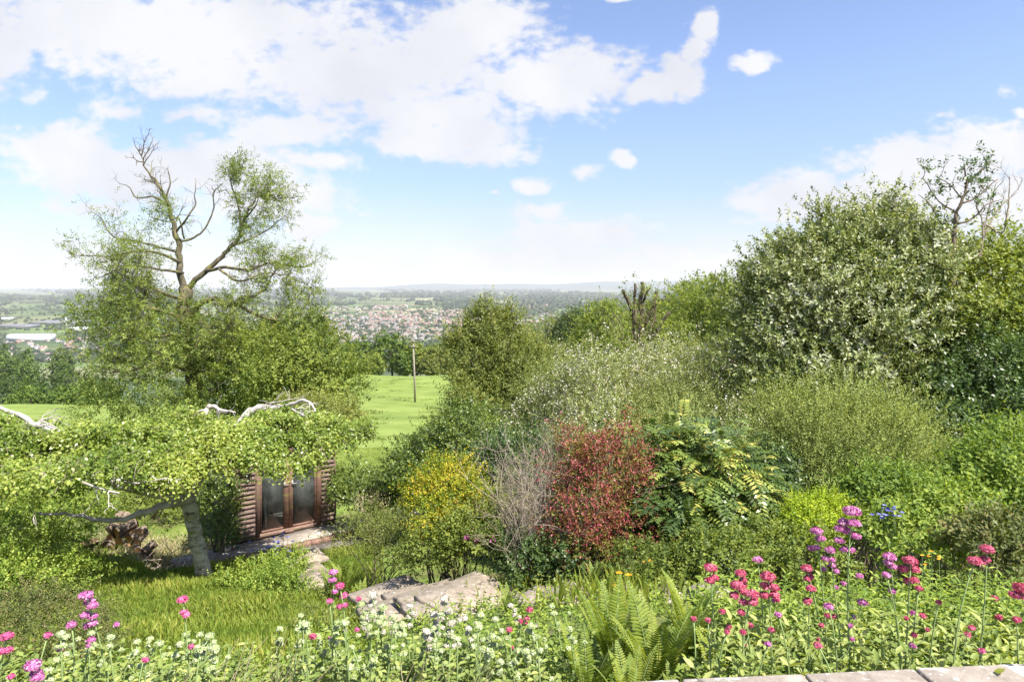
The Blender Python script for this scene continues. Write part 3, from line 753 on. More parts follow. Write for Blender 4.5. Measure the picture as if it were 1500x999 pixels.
def grow(g, p, d, L, r, lvl, tips, wig=.3, up=.06, nk=(2, 4), seg=6, ratio=.62):
    pts = [p]; q = p.copy(); dd = d.copy()
    for _ in range(seg):
        dd = nrm(dd + rng.normal(scale=wig, size=3) * .6 + Z * up); q = q + dd * L / seg; pts.append(q.copy())
    g.tube(pts, [r, r * .45], 5 if lvl > 0 else 4, cap=False)
    if lvl == 0:
        tips.append((pts[-1], dd)); tips.append((pts[seg // 2], nrm(dd + rng.normal(size=3) * .5)))
        return
    for _ in range(rng.integers(*nk) + 1):
        t = rng.integers(2, seg + 1); s = pts[t]
        nd = nrm(nrm(np.array(pts[t]) - pts[t - 1]) + rng.normal(scale=.75, size=3))
        grow(g, s, nd, L * ratio * rng.uniform(.7, 1.2), r * .5, lvl - 1, tips, wig, up, nk, seg, ratio)
    tips.append((pts[-1], dd))

# ------------------------------------------------------------------ mid-distance trees
GT = 'trees beyond the meadow'
for (px, top, d, w_, lab, mt) in [
    (572, 490, 182, 62, 'tall round green tree beyond the meadow, left of the telegraph pole', 'far_leaf'), (528, 503, 186, 54, 'green tree at the left end of the row beyond the meadow', 'far_leaf'),
    (612, 505, 178, 46, 'pale green tree directly behind the telegraph pole', 'hazel'), (640, 512, 176, 44, 'low pale tree right of the telegraph pole beyond the meadow', 'olive'),
    (655, 500, 210, 60, 'green tree half hidden behind the central ash sapling', 'far_leaf'), (545, 520, 172, 34, 'small bushy tree in front of the tall tree beyond the meadow', 'hazel'),
    (594, 516, 176, 34, 'small round bush at the meadow edge left of the telegraph pole', 'far_leaf'), (628, 525, 170, 26, 'low scrub bush on the far meadow edge right of the pole', 'olive'), (500, 512, 180, 60, 'green tree beyond the meadow behind the hazel thicket', 'far_leaf'),
    (12, 540, 118, 90, 'dark oak at the left edge of the photo beyond the small meadow', 'far_dark'), (75, 535, 122, 100, 'broad dark oak beyond the small meadow on the left', 'far_dark'), (120, 548, 116, 60, 'dark oak just left of the ash tree', 'far_dark'),
    (45, 565, 106, 70, 'lower green hedge tree in front of the broad dark oak', 'far_leaf'), (105, 568, 104, 60, 'green hedge bush beside the small left meadow', 'far_leaf'), (150, 560, 106, 60, 'green hedge tree hidden behind the ash tree foliage', 'far_leaf'),
    (40, 515, 420, 36, 'grey green tree near the houses beyond the oaks', 'far_leaf'), (92, 512, 600, 26, 'round green tree near the white house beyond the oaks', 'far_leaf'), (8, 508, 500, 36, 'grey green tree at the left edge in front of the warehouse', 'far_leaf')]:
    zt = -(top - HZ) / F * d; x = (px - 750) / F * d; zb = h1(x, d); hh = zt - zb; R = w_ / F * d * .5
    hh_c = hh * .96; zc = zt - hh_c * .5
    lobes = [[x, d, zc, R * .8, R * .8, hh_c * .5]] + [[x + rng.uniform(-.5, .5) * R, d + rng.uniform(-.5, .2) * R, zc + rng.uniform(-.25, .22) * hh_c, R * rng.uniform(.45, .6), R * .5, hh_c * rng.uniform(.2, .28)] for _ in range(6)]
    sz = d * .0022
    tree('meadow_tree', lab, 'tree', lobes, mt, 1500, tr=.3, m=5, slen=sz * 2, L=sz * 1.5, W=sz * 1.0, group=GT if False else None, shell=.35, amp=.2, nb=10, tmul=(.8, .2))

for (lobs, mt, lab, nm, n) in [
    ([(845, 500, 70, 34, 40, 3), (838, 515, 68, 24, 28, 2)], 'far_dark', 'very dark rounded evergreen left of the pollarded tree', 'holm_oak', 2200),
    ([(888, 492, 62, 40, 48, 4), (905, 520, 58, 36, 40, 3), (870, 505, 60, 24, 36, 2)], 'hazel', 'bright green tree directly behind the pollarded tree on its left', 'field_maple', 2600),
    ([(1000, 480, 60, 52, 52, 4), (960, 495, 62, 44, 52, 4), (1030, 470, 55, 45, 50, 4)], 'hazel', 'wide green tree behind and right of the pollarded tree', 'field_maple', 3400),
    ([(800, 500, 92, 44, 30, 4), (770, 505, 92, 30, 24, 3), (825, 490, 95, 24, 24, 3)], 'olive', 'low yellow green tree between the central ash sapling and the dark evergreen', 'hedge_tree', 1600)]:
    tree(nm, lab, 'tree', [lob(*a) for a in lobs], mt, n, m=6, slen=.5, L=.24, W=.17, tr=.22, nb=16, shell=.3, amp=.16, tmul=(.7, .3))
tree('elder_tree', 'dense bright green elder between the pollarded tree and the pale whitebeam', 'tree', [lob(1055, 480, 30, 62, 68, 2), lob(1015, 520, 30, 55, 55, 1.8), lob(1085, 440, 29, 40, 40, 1.4), lob(1080, 540, 27, 60, 50, 1.6)], 'hazel', 4200, m=7, slen=.3, L=.14, W=.085, tr=.14, shell=.4)

# pollarded tree
def limb(g, pts, d0, rad, dd=None, n=7, k=None, mat=0, jit=.6):
    pts = [P(a[0], a[1], d0 + (a[2] if len(a) > 2 else 0)) for a in pts]
    pts = np.array(pts); kk = len(pts); tt = np.linspace(0, kk - 1, (kk - 1) * 4 + 1)
    # catmull-rom
    ext = np.vstack([2 * pts[0] - pts[1], pts, 2 * pts[-1] - pts[-2]]); o = []
    for t_ in tt:
        i_ = min(int(t_), kk - 2); f_ = t_ - i_; a, b, c_, e = ext[i_:i_ + 4]
        o.append(.5 * (2 * b + (c_ - a) * f_ + (2 * a - 5 * b + 4 * c_ - e) * f_ ** 2 + (3 * b - a - 3 * c_ + e) * f_ ** 3))
    o = np.array(o); s_ = np.abs(rad[0]) * .35
    o[1:-1] += rng.normal(scale=s_ * jit, size=(len(o) - 2, 3))
    g.tube(o, rad, n, mat)
    return o
def c5(x, y, z=0): return (780 + x / 4.54, 400 + y / 4.54, z)
bx, by = P(935, 530, 28)[:2]
th = thing('pollarded_tree', 'pollarded tree with cut dark upright limbs and almost no leaves', 'tree', (bx, by, h1(bx, by)))
g = G(); tw = []
b0 = np.array([bx, by, h1(bx, by) - .2])
tr_ = [b0, P(936, 560, 28), P(937, 500, 28)]
g.tube(bez(*tr_, 8), [.26, .2], 9)
for pts, r in [([c5(705, 560), c5(720, 370), c5(722, 200, .3), c5(728, 60, .3)], [.19, .10]), ([c5(720, 370), c5(690, 330, -.3), c5(665, 270, -.5), c5(625, 160, -.5), c5(595, 115, -.6)], [.12, .09]),
               ([c5(690, 330, -.3), c5(680, 200, .2), c5(683, 70, .3)], [.10, .07]), ([c5(735, 350), c5(790, 260, .3), c5(815, 180, .4), c5(825, 120, .5)], [.12, .08]), ([c5(727, 220, .3), c5(760, 130, 0), c5(785, 100, 0)], [.07, .05]),
               ([c5(760, 440, 0), c5(800, 430, -.5), c5(850, 350, -.6), c5(915, 255, -.7)], [.11, .07]), ([c5(800, 430, -.5), c5(812, 300, -.2), c5(830, 190, 0), c5(885, 175, 0)], [.08, .03]), ([c5(690, 540, -.3), c5(678, 400, -.6), c5(672, 260, -.7)], [.09, .06]),
               ([c5(705, 560), c5(680, 560, -1), c5(600, 450, -1.2), c5(540, 400, -1.3)], [.06, .03]), ([c5(705, 590), c5(600, 560, -1), c5(480, 460, -1.2)], [.05, .02])]:
    tw.append(limb(g, pts, 28, [q * .75 for q in r]))
g.build('trunk', M['darkbark'], th, smooth=True)
g = G(); T = np.vstack(tw); T = T[T[:, 2] > -4.0]; T = T[rng.choice(len(T), 420)]
T = T + rng.normal(scale=.16, size=T.shape)
shoots(g, T, runit(len(T)) + Z * .4, 6, .3, .11, .06, tbias=.1); g.build('leaves', M['hazel'], th)
g = G()
for q in T[T[:, 2] < -1.3][:45]: g.tube([q, q + (runit(1)[0] + Z) * .4, q + (runit(1)[0] + Z * 1.4) * .7], [.015, .006], 4, cap=False)
g.build('twigs', M['twig'], th)

# ------------------------------------------------------------------ the old ash on the left
bx, by = P(284, 640, 30)[:2]; zb = h1(bx, by)
th = thing('ash_tree', 'old ash tree with bare dead top and twisting limbs rising above the valley view', 'tree', (bx, by, zb))
g = G(); tips = []
trunk = limb(g, [(290, 700, 0), (285, 640), (284, 585), (280, 520), (273, 460), (270, 425)], 30, [.52, .36, .28])
L_ = []
def add(pts, r, leafy, nsub=6, ln=1.3, lvl=2):
    r = [q * .66 for q in r]; nsub = int(nsub * 1.6); o = limb(g, pts, 30, r); L_.append(o)
    tl = []
    for _ in range(nsub):
        i_ = rng.integers(len(o) // 3, len(o)); q = o[i_]; tdir = nrm(o[i_] - o[i_ - 1])
        grow(g, q, nrm(tdir * .5 + rng.normal(scale=.8, size=3) + Z * .15), ln * rng.uniform(.6, 1.3), np.mean(r) * .32, lvl, tl, wig=.45, up=.04)
    grow(g, o[-1], nrm(o[-1] - o[-3]), ln * .28, r[-1] * .8, 1, tl, wig=.4)
    if leafy: tips.extend([(a, b, leafy) for a, b in tl])
# bare top
add([(270, 425), (264, 390), (262, 365), (257, 340), (250, 318), (243, 292), (230, 270), (215, 248), (207, 229)], [.24, .18, .1, .03], 0, 9, .8, 2)
add([(243, 292), (249, 268), (246, 248)], [.07, .02], 0, 3, .5, 1)
add([(238, 280), (222, 262, .4), (222, 240, .6)], [.06, .02], 0, 3, .5, 1)
add([(258, 340), (275, 318, -.4), (286, 300), (285, 285), (287, 266)], [.08, .02], 0, 3, .5, 1)
add([(262, 355), (285, 348), (300, 335), (312, 310), (313, 285), (322, 272)], [.08, .03], 0, 4, .6, 1)
add([(246, 300), (225, 288), (200, 290), (190, 275), (178, 270)], [.07, .02], 0, 3, .5, 1)
add([(262, 370), (225, 360, .6), (190, 352, .8), (165, 347), (150, 322)], [.09, .03], .35, 5, .8, 1)
add([(265, 385), (235, 372, -1), (200, 368, -1.4), (165, 375, -1.6), (125, 375, -1.6)], [.11, .03], .9, 9, 1.1, 2)
add([(268, 400), (235, 395, -1.5), (190, 390, -2), (150, 405, -2.2)], [.10, .03], 1, 8, 1.2, 2)
add([(270, 350), (262, 320, -.6), (245, 325, -1), (220, 318, -1)], [.06, .02], .8, 4, .9, 2)
# right crown
o1 = [(272, 425), (300, 398), (320, 380), (337, 362), (352, 345), (359, 320), (368, 300), (385, 285), (405, 292)]
add(o1, [.20, .14, .08, .02], .9, 8, .8, 2)
add([(352, 345), (352, 318, .5), (346, 290, .6), (338, 265), (352, 248)], [.09, .02], 1, 8, .8, 2)
add([(359, 320), (375, 300, -.5), (382, 275), (390, 262)], [.07, .02], 1, 6, .7, 2)
add([(337, 362), (365, 350, -1), (395, 335), (415, 318)], [.08, .02], .8, 6, .8, 2)
add([(300, 398), (330, 392, -1), (365, 395, -1.4), (400, 385), (440, 392), (458, 385)], [.12, .03], .9, 9, 1.0, 2)
add([(320, 393, -1), (350, 412, -2), (390, 400, -2.2), (425, 405)], [.09, .03], 1, 8, 1.0, 2)
# low limb to the right
add([(278, 470), (290, 448, -.4), (315, 438, -.8), (332, 447, -1), (352, 440, -1), (378, 430), (394, 415), (402, 398), (425, 385)], [.19, .16, .10, .03], .7, 8, .9, 2)
add([(345, 444, -1), (370, 458, -1.2), (395, 468, -1.2), (418, 470), (437, 462), (452, 440)], [.12, .04], .5, 7, .8, 2)
add([(400, 470, -1), (415, 455), (440, 430), (455, 410)], [.06, .02], .8, 6, .7, 2)
# left lower limbs
for pts in [[(278, 480), (250, 460, -1.4), (215, 450, -2), (175, 445, -2)], [(280, 500), (250, 490, -2), (200, 500, -2.6), (160, 490, -2.6)], [(281, 520), (310, 500, -1.4), (330, 480, -2)], [(283, 550), (240, 530, -2.4), (190, 545, -3), (150, 540, -3)], [(282, 540), (310, 545, -2), (340, 530, -2.6)], [(272, 440), (240, 430, -1.5), (205, 415, -2), (180, 425, -2)]]:
    add(pts, [.13, .03], 1, 9, 1.3, 2)
g.build('trunk', M['bark'], th, smooth=True)
tp = np.array([a for a, b, c in tips]); td = np.array([b for a, b, c in tips]); tc = np.array([c for a, b, c in tips])
k = rng.uniform(size=len(tp)) < tc * .62; tp, td = tp[k], td[k]
g = G(); rep = 2
shoots(g, np.repeat(tp, rep, 0) + rng.normal(scale=.12, size=(len(tp) * rep, 3)), np.repeat(td, rep, 0) + rng.normal(scale=.5, size=(len(tp) * rep, 3)), 7, .36, .12, .048, 1.0, .15, tbias=.08)
# dense epicormic growth clothing the lower trunk
lo = [lob(225, 480, 29, 95, 48, 2.2), lob(190, 520, 28, 70, 55, 2), lob(215, 550, 27.5, 70, 50, 2.0), lob(180, 580, 27, 60, 45, 2), lob(325, 520, 30.5, 45, 45, 1.2), lob(140, 465, 29, 42, 28, 1.4), lob(195, 430, 29.5, 45, 24, 1.2), lob(235, 610, 27, 80, 45, 2)]
pts, dr = crown_pts(lo, 4000, .75, -.8, .2, 1.9, -.85, .35)
shoots(g, pts, dr, 7, .35, .15, .065, 1.0, .1)
g.build('crown', M['ash'], th)
print('ash leaves', len(tp))

# thicket right of the ash
tree('hazel_bush', 'leafy green hazel thicket beside the meadow, right of the ash', 'shrub', [lob(462, 535, 27, 52, 52, 1.7), lob(440, 550, 26.5, 60, 50, 1.6), lob(492, 565, 26, 38, 34, 1.2), lob(450, 480, 27.5, 24, 26, .8), lob(415, 570, 25.5, 60, 42, 1.5), lob(385, 535, 27.5, 55, 50, 1.6)], 'hazel', 5000, m=7, slen=.32, L=.13, W=.08, tr=.07, shell=.5, amp=.2, nb=30)
tree('thorn_bush', 'darker bushy thorn right behind the ash trunk', 'shrub', [lob(340, 520, 31, 60, 50, 1.8), lob(350, 570, 30, 60, 50, 1.6), lob(390, 500, 31.5, 40, 34, 1.4), lob(320, 600, 28, 60, 34, 1.6)], 'hazel', 3200, m=7, slen=.32, L=.13, W=.08, tr=.09, shell=.5, amp=.2, tmul=(.4, .3))
tree('hazel_bush', 'yellowish low bushes behind the right end of the weeping birch', 'shrub', [lob(490, 612, 18, 36, 20, 1.), lob(445, 606, 19, 44, 20, 1.)], 'olive', 1600, m=7, slen=.25, L=.09, W=.05, tr=.05, shell=.6, amp=.2, tbias=.15)
# central ash sapling
tree('ash_sapling', 'multi stemmed green sapling in the centre with its top against the town', 'tree', [lob(715, 490, 22, 34, 30, .9), lob(710, 458, 22, 12, 24, .4), lob(700, 540, 21.5, 44, 50, 1.3), lob(738, 520, 22, 44, 46, 1.3), lob(770, 560, 21, 60, 50, 1.5), lob(715, 595, 20.5, 75, 45, 1.5), lob(745, 480, 22, 20, 22, .5), lob(800, 545, 21, 40, 34, 1.), lob(672, 505, 22, 16, 24, .5)], 'olive', 6200, m=8, slen=.34, L=.12, W=.05, tr=.10, shell=.6, amp=.25, freq=2.4, nb=40, up=.9, brmat='twig')
# ------------------------------------------------------------------ shrubs of the middle ground
bush('ivy_mound', 'rounded ivy covered mound behind the yellow shrub', 'shrub', [lob(685, 650, 15, 58, 52, 1.1), lob(640, 668, 15, 42, 40, 1.), lob(720, 670, 14.6, 40, 50, .9), lob(605, 690, 14.5, 36, 34, .8)], 'ivy', 3600, 7, .17, .065, .05, shell=.35, amp=.10)
bush('ivy_hedge', 'low ivy and bramble hedge just right of the garden shed', 'shrub', [lob(512, 712, 15.2, 28, 30, .5), lob(558, 722, 15, 36, 24, .6), lob(590, 725, 14.6, 30, 26, .6), lob(540, 730, 14.6, 40, 20, .4)], 'ivy', 2300, 7, .15, .055, .042, shell=.45, amp=.16)
bush('dry_bramble', 'dead brown stems on the ground right of the shed', 'shrub', [lob(535, 745, 14.0, 30, 10, .3), lob(570, 738, 14.0, 20, 8, .3)], 'straw', 420, 3, .25, .05, .012, branch=30, br=.008, brmat='greytwig')
CLUMP = .24
bush('flowering_shrub', 'broad pale pink and cream flowering shrub filling the centre right', 'shrub', [lob(870, 580, 14.5, 70, 62, 1.1), lob(930, 578, 15, 75, 42, 1.2), lob(1000, 570, 14.5, 90, 62, 1.3), lob(1075, 575, 14, 60, 52, 1.1), lob(900, 620, 13.4, 70, 45, .9), lob(1010, 615, 13, 90, 45, 1.1), lob(1090, 630, 12.4, 50, 40, .9), lob(955, 552, 15.5, 50, 20, .8), lob(1040, 560, 14.6, 50, 30, .9), lob(860, 665, 12.8, 60, 40, .8), lob(960, 670, 12.4, 70, 40, .8)],
     'pale_olive', 14000, 7, .17, .055, .024, shell=.5, amp=.2, freq=2.4, up=.8, flowers=('white', .2, 6, .036, .045, 1.1, -.35), branch=60, tbias=.05, gap=-1.2)
bush('flowering_shrub', 'white flowering shrub sprays left of the broad pale shrub', 'shrub', [lob(800, 600, 15.5, 46, 44, .8), lob(780, 640, 15, 40, 32, .7), lob(825, 560, 16, 40, 30, .8)], 'pale_olive', 2600, 7, .18, .055, .024, shell=.5, amp=.2, up=.9, flowers=('white', .22, 7, .04, .05, 1.1, -.5), branch=24)
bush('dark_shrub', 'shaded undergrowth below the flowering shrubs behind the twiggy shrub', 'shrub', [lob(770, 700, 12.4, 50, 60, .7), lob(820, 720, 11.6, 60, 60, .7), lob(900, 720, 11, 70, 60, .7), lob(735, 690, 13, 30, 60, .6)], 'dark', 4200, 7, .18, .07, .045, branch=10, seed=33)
CLUMP = .15
bush('smoke_bush', 'reddish copper tinged shrub tips beside the white sprays', 'shrub', [lob(832, 590, 16.8, 40, 26, .7)], 'weigela', 500, 6, .2, .06, .03, branch=10)
# whitebeam
CLUMP = .26
tree('whitebeam', 'large silvery whitebeam tree on the right with pale undersides to its leaves', 'tree',
     [lob(1210, 434, 14, 95, 85, 1.5), lob(1290, 404, 14, 85, 75, 1.4), lob(1170, 460, 13.6, 80, 75, 1.3), lob(1260, 480, 13.2, 110, 80, 1.5), lob(1150, 530, 13.2, 75, 60, 1.2), lob(1240, 560, 12.6, 95, 55, 1.3), lob(1225, 344, 14.4, 32, 28, .6), lob(1290, 339, 14.4, 34, 30, .6), lob(1150, 409, 14.2, 38, 36, .7), lob(1340, 438, 13.6, 70, 90, 1.3), lob(1110, 458, 14.4, 26, 28, .6), lob(1265, 364, 14.2, 60, 45, .9), lob(1180, 384, 14.2, 40, 40, .8), lob(1335, 359, 14.4, 34, 32, .7), lob(1400, 490, 13.4, 60, 50, 1.), lob(1205, 332, 14.4, 12, 24, .25), lob(1262, 326, 14.4, 12, 26, .25), lob(1300, 318, 14.4, 16, 26, .3), lob(1135, 386, 14.4, 14, 20, .3), lob(1330, 334, 14.2, 12, 24, .25)],
     'whitebeam', 11500, m=8, slen=.22, L=.095, W=.048, tr=.13, shell=.55, amp=.22, freq=2.8, up=.9, upn=.1, nb=46, gap=-.55, tmul=(.75, .25), kind='leaf2', brmat='darkbark')
tree('elder_tree', 'green elder behind the whitebeam at the right edge of the photo', 'tree',
     [lob(1440, 400, 13.4, 70, 55, 1.2), lob(1490, 420, 12.6, 60, 70, 1.2), lob(1450, 480, 12.4, 80, 60, 1.2), lob(1400, 385, 14, 40, 34, .8), lob(1500, 520, 11.6, 60, 60, 1.1)], 'hazel', 3600, m=7, slen=.24, L=.10, W=.055, tr=.12, shell=.5, amp=.2, nb=24, flowers=None) if False else tree('elder_tree', 'green elder behind the whitebeam at the right edge of the photo', 'tree',
     [lob(1440, 411, 13.8, 70, 50, 1.2), lob(1500, 416, 13.2, 60, 60, 1.2), lob(1450, 496, 12.8, 80, 70, 1.2), lob(1400, 396, 14.4, 44, 40, .8), lob(1500, 526, 12.2, 60, 70, 1.1)], 'hazel', 4400, m=7, slen=.24, L=.10, W=.055, tr=.12, shell=.5, amp=.2, nb=24, tbias=.12)
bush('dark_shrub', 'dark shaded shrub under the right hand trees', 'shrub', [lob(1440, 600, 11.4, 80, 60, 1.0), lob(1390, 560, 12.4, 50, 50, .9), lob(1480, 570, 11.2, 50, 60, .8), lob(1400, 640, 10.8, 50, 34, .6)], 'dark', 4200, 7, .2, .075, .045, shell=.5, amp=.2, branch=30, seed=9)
CLUMP = .15
# thin sapling against the sky
bx, by = P(1380, 600, 13)[:2]
th = thing('thin_sapling', 'thin open sapling standing above the whitebeam against the white cloud', 'tree', (bx, by, h1(bx, by)))
g = G(); tl = []
main = limb(g, [(1385, 780), (1392, 500), (1396, 400), (1398, 340), (1402, 310), (1415, 275), (1412, 240)], 13, [.06, .04, .012], n=5)
for pts in [[(1398, 345), (1380, 330), (1362, 300), (1345, 285)], [(1402, 312), (1375, 295), (1355, 265), (1350, 262)], [(1405, 300), (1430, 290), (1452, 270), (1462, 262)], [(1413, 270), (1435, 252), (1455, 235)], [(1408, 290), (1390, 270), (1370, 258)], [(1400, 330), (1425, 320), (1445, 300), (1468, 292)], [(1413, 275), (1425, 262), (1440, 262)]]:
    o = limb(g, pts, 13, [.02, .006], n=4)
    for _ in range(4): grow(g, o[rng.integers(3, len(o))], nrm(runit(1)[0] + Z * .3), .28, .006, 1, tl, wig=.4)
g.build('trunk', M['twig'], th)
g = G(); tp = np.array([a for a, b in tl]); td = np.array([b for a, b in tl]); shoots(g, tp, td + Z * .2, 4, .12, .085, .045, 1.0, .1); g.build('leaves', M['dark'], th)
bx, by = P(1440, 600, 13.2)[:2]
th = thing('dead_sapling', 'leafless grey sapling leaning beside the thin leafy one', 'tree', (bx, by, h1(bx, by)))
g = G(); tl = []
for pts in [[(1430, 700), (1432, 420), (1440, 350), (1450, 300), (1462, 262)], [(1440, 350), (1460, 310), (1480, 290), (1492, 280)], [(1445, 330), (1470, 340), (1478, 290), (1480, 255)], [(1434, 400), (1440, 330), (1430, 300), (1440, 270)]]:
    o = limb(g, pts, 13.2, [.025, .008], n=4)
    for _ in range(3): grow(g, o[rng.integers(5, len(o))], nrm(runit(1)[0] * .5 + Z), .4, .007, 1, tl, wig=.3)
g.build('trunk', M['greytwig'], th)

CLUMP = .3
bush('privet_shrub', 'fine leaved grey green shrub in front of the whitebeam', 'shrub', [lob(1240, 655, 9.6, 100, 62, 1.0), lob(1190, 650, 9.8, 70, 52, .8), lob(1300, 660, 9.6, 66, 58, .8), lob(1230, 705, 9.2, 90, 50, .7), lob(1160, 610, 10.2, 40, 26, .5), lob(1270, 612, 9.8, 60, 22, .5)], 'privet', 9000, 9, .2, .034, .02, shell=.55, amp=.2, freq=2.6, up=1.3, branch=70, br=.014, spread=.85)
CLUMP = .18
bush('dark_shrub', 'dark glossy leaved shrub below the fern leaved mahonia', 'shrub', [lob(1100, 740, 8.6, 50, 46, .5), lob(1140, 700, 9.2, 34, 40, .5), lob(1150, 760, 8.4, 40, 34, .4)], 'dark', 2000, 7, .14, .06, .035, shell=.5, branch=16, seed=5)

def fern_leafed(name, label, cat, lobes, n, mat, L=.42, pairs=9, leaf=.085, w=.022, up=.3, droop=.55, mat2='stemgreen', kind='kite', group=None, curlup=0):
    L0 = np.array(lobes); bx, by = L0[:, 0].mean(), L0[:, 1].mean()
    th = thing(name, label, cat, (bx, by, h1(bx, by)), group)
    pts, dr = crown_pts(lobes, n, .5, -.3, .12, 1.8, -9, up)
    keep = pts[:, 2] > H(pts[:, 0], pts[:, 1]) + .05; pts, dr = pts[keep], dr[keep]; n = len(pts)
    g = G(); st = rng.uniform(0, 1, n); LL = L * rng.uniform(.7, 1.25, n)
    hor = dr.copy(); hor[:, 2] *= .4; hor = nrm(hor + rng.normal(scale=.25, size=hor.shape))
    for j in range(pairs):
        t = (j + 1) / pairs
        c_ = pts + hor * (LL * t)[:, None] - Z * (droop * LL * (t ** 2) - .25 * LL * t)[:, None]
        tn = nrm(hor - Z * (2 * droop * t - .25))
        sd = nrm(np.cross(tn, Z)); N = nrm(np.cross(sd, tn))
        for sg in (-1, 1):
            leaves(g, c_, sd * sg * .85 + tn * .5 - Z * .15, N + rng.normal(scale=.15, size=N.shape), leaf * (1 - .55 * abs(t - .45)) * LL / L, w, 0, np.clip(st * .75 + rng.uniform(0, .25, n), 0, 1), kind, .1)
    g.build('foliage', M[mat], th)
    gb = G(); idx = rng.choice(n, min(26, n), replace=False)
    stems(gb, (bx, by, h1(bx, by) - .05), pts[idx], .016, spread=.2)
    gb.build('branches', M['twig'], th)
    return th
fern_leafed('mahonia', 'mahonia like shrub with long divided green and yellow leaves, right of the red shrub', 'shrub', [lob(1010, 700, 8.2, 78, 48, .6), lob(1055, 715, 8.0, 62, 50, .5), lob(975, 680, 8.4, 46, 40, .5), lob(1030, 760, 7.7, 62, 40, .4)], 820, 'mahonia', leaf=.11, w=.032)
fern_leafed('mahonia', 'smaller dark leaved mahonia with drooping leaves below the taller one', 'shrub', [lob(1010, 775, 7.3, 56, 34, .4), lob(965, 745, 7.7, 30, 46, .35)], 260, 'dark', leaf=.1, w=.03, L=.35)

CLUMP = .24
bush('weigela', 'crimson flowering weigela with dark red foliage in the middle of the garden', 'shrub', [lob(885, 690, 7.7, 50, 44, .45), lob(865, 750, 7.5, 54, 54, .5), lob(925, 775, 7.3, 44, 50, .4), lob(838, 655, 7.9, 18, 24, .25), lob(920, 655, 7.9, 16, 26, .25), lob(840, 700, 7.8, 34, 44, .3), lob(900, 665, 7.8, 40, 28, .35), lob(860, 800, 7.2, 50, 34, .35)], 'weigela', 3300, 6, .12, .036, .019, shell=.5, amp=.2, freq=2.2, flowers=('weigflower', .2, 7, .024, .024), branch=46, br=.012, up=.5, gap=-1.1)
CLUMP = .2
# dry twiggy shrub
bx, by = P(785, 800, 7.8)[:2]; zb = h1(bx, by)
th = thing('twiggy_shrub', 'half dead grey twiggy shrub between the yellow and the crimson shrubs', 'shrub', (bx, by, zb))
g = G(); tl = []
for _ in range(54):
    a = rng.uniform(0, 6.28); dv = nrm(np.array([math.cos(a) * .42, math.sin(a) * .42, 1.]))
    grow(g, np.array([bx + rng.normal() * .12, by + rng.normal() * .12, zb]), dv, rng.uniform(.7, 1.2), .009, 3, tl, wig=.26, up=.14, ratio=.6, nk=(2, 4), seg=5)
g.build('branches', M['greytwig'], th)
tp = np.array([a for a, b in tl]); td = np.array([b for a, b in tl]); k = rng.uniform(size=len(tp)) < .08 + .4 * (tp[:, 2] < zb + .5)
g = G(); shoots(g, tp[k], td[k], 4, .06, .028, .016); g.build('leaves', M['olive'], th)
print('twiggy', len(tp), 'top py', 418 - max(tp[:, 2] / tp[:, 1]) * 1000)
bush('dark_shrub', 'dark green creeper at the foot of the twiggy shrub', 'shrub', [lob(780, 820, 7.4, 50, 26, .4), lob(735, 790, 8, 30, 34, .4), lob(830, 825, 7.1, 40, 22, .3)], 'dark', 1500, 6, .1, .04, .028, branch=12, seed=12)
bush('golden_shrub', 'golden yellow leaved shrub behind the stone steps', 'shrub', [lob(655, 725, 8.7, 52, 40, .5), lob(630, 745, 8.6, 34, 36, .4), lob(690, 755, 8.4, 40, 36, .4), lob(655, 775, 8.3, 44, 30, .4), lob(650, 700, 8.8, 34, 22, .3)], 'yellow', 2300, 7, .12, .042, .02, shell=.5, amp=.2, flowers=None, branch=26, br=.012, up=.6, gap=-1.)
bush('rose_bush', 'green rose bush with a few magenta flowers below the golden shrub', 'shrub', [lob(690, 790, 7.9, 48, 34, .4), lob(640, 800, 8.1, 40, 30, .4), lob(710, 750, 8.3, 30, 40, .3)], 'hazel', 1500, 6, .12, .042, .026, branch=20, br=.01, )
bush('lime_shrub', 'small bright yellow green shrub in front of the fine leaved shrub', 'shrub', [lob(1198, 755, 6.9, 40, 26, .28), lob(1175, 765, 6.8, 26, 22, .25), lob(1220, 768, 6.8, 28, 20, .25)], 'lime', 1500, 6, .08, .03, .017, branch=14, br=.008)
bush('leafy_shrub', 'bright green leafy shrub at the right edge of the photo', 'shrub', [lob(1470, 700, 7.6, 52, 46, .5), lob(1440, 720, 7.4, 34, 36, .4), lob(1495, 750, 7.0, 40, 40, .4), lob(1500, 660, 7.8, 30, 30, .4)], 'fresh', 1500, 8, .2, .075, .03, branch=22, br=.01, up=.7, kind='leaf2')
bush('leafy_shrub', 'mid green leafy shrub behind the pink valerian on the right', 'shrub', [lob(1340, 745, 7.2, 60, 36, .45), lob(1290, 720, 7.8, 46, 28, .4), lob(1390, 760, 6.6, 50, 36, .4), lob(1330, 785, 6.3, 60, 26, .35)], 'fresh', 2200, 7, .16, .06, .028, branch=26, br=.01, up=.7, kind='leaf2', tbias=-.05)
bush('leafy_shrub', 'red tinged leafy plant near the right edge beside the pink valerian', 'shrub', [lob(1430, 800, 5.8, 50, 28, .3), lob(1470, 790, 5.8, 40, 30, .3)], 'boxleaf', 700, 6, .12, .05, .028, branch=16, br=.008)
bush('leafy_shrub', 'low pale green shrub between the shed path and the golden shrub', 'shrub', [lob(580, 790, 9.6, 44, 30, .5), lob(545, 775, 10.4, 34, 20, .5), lob(600, 815, 8.8, 36, 24, .4), lob(520, 790, 10.0, 30, 20, .4)], 'olive', 1500, 6, .12, .04, .02, branch=20, br=.008)
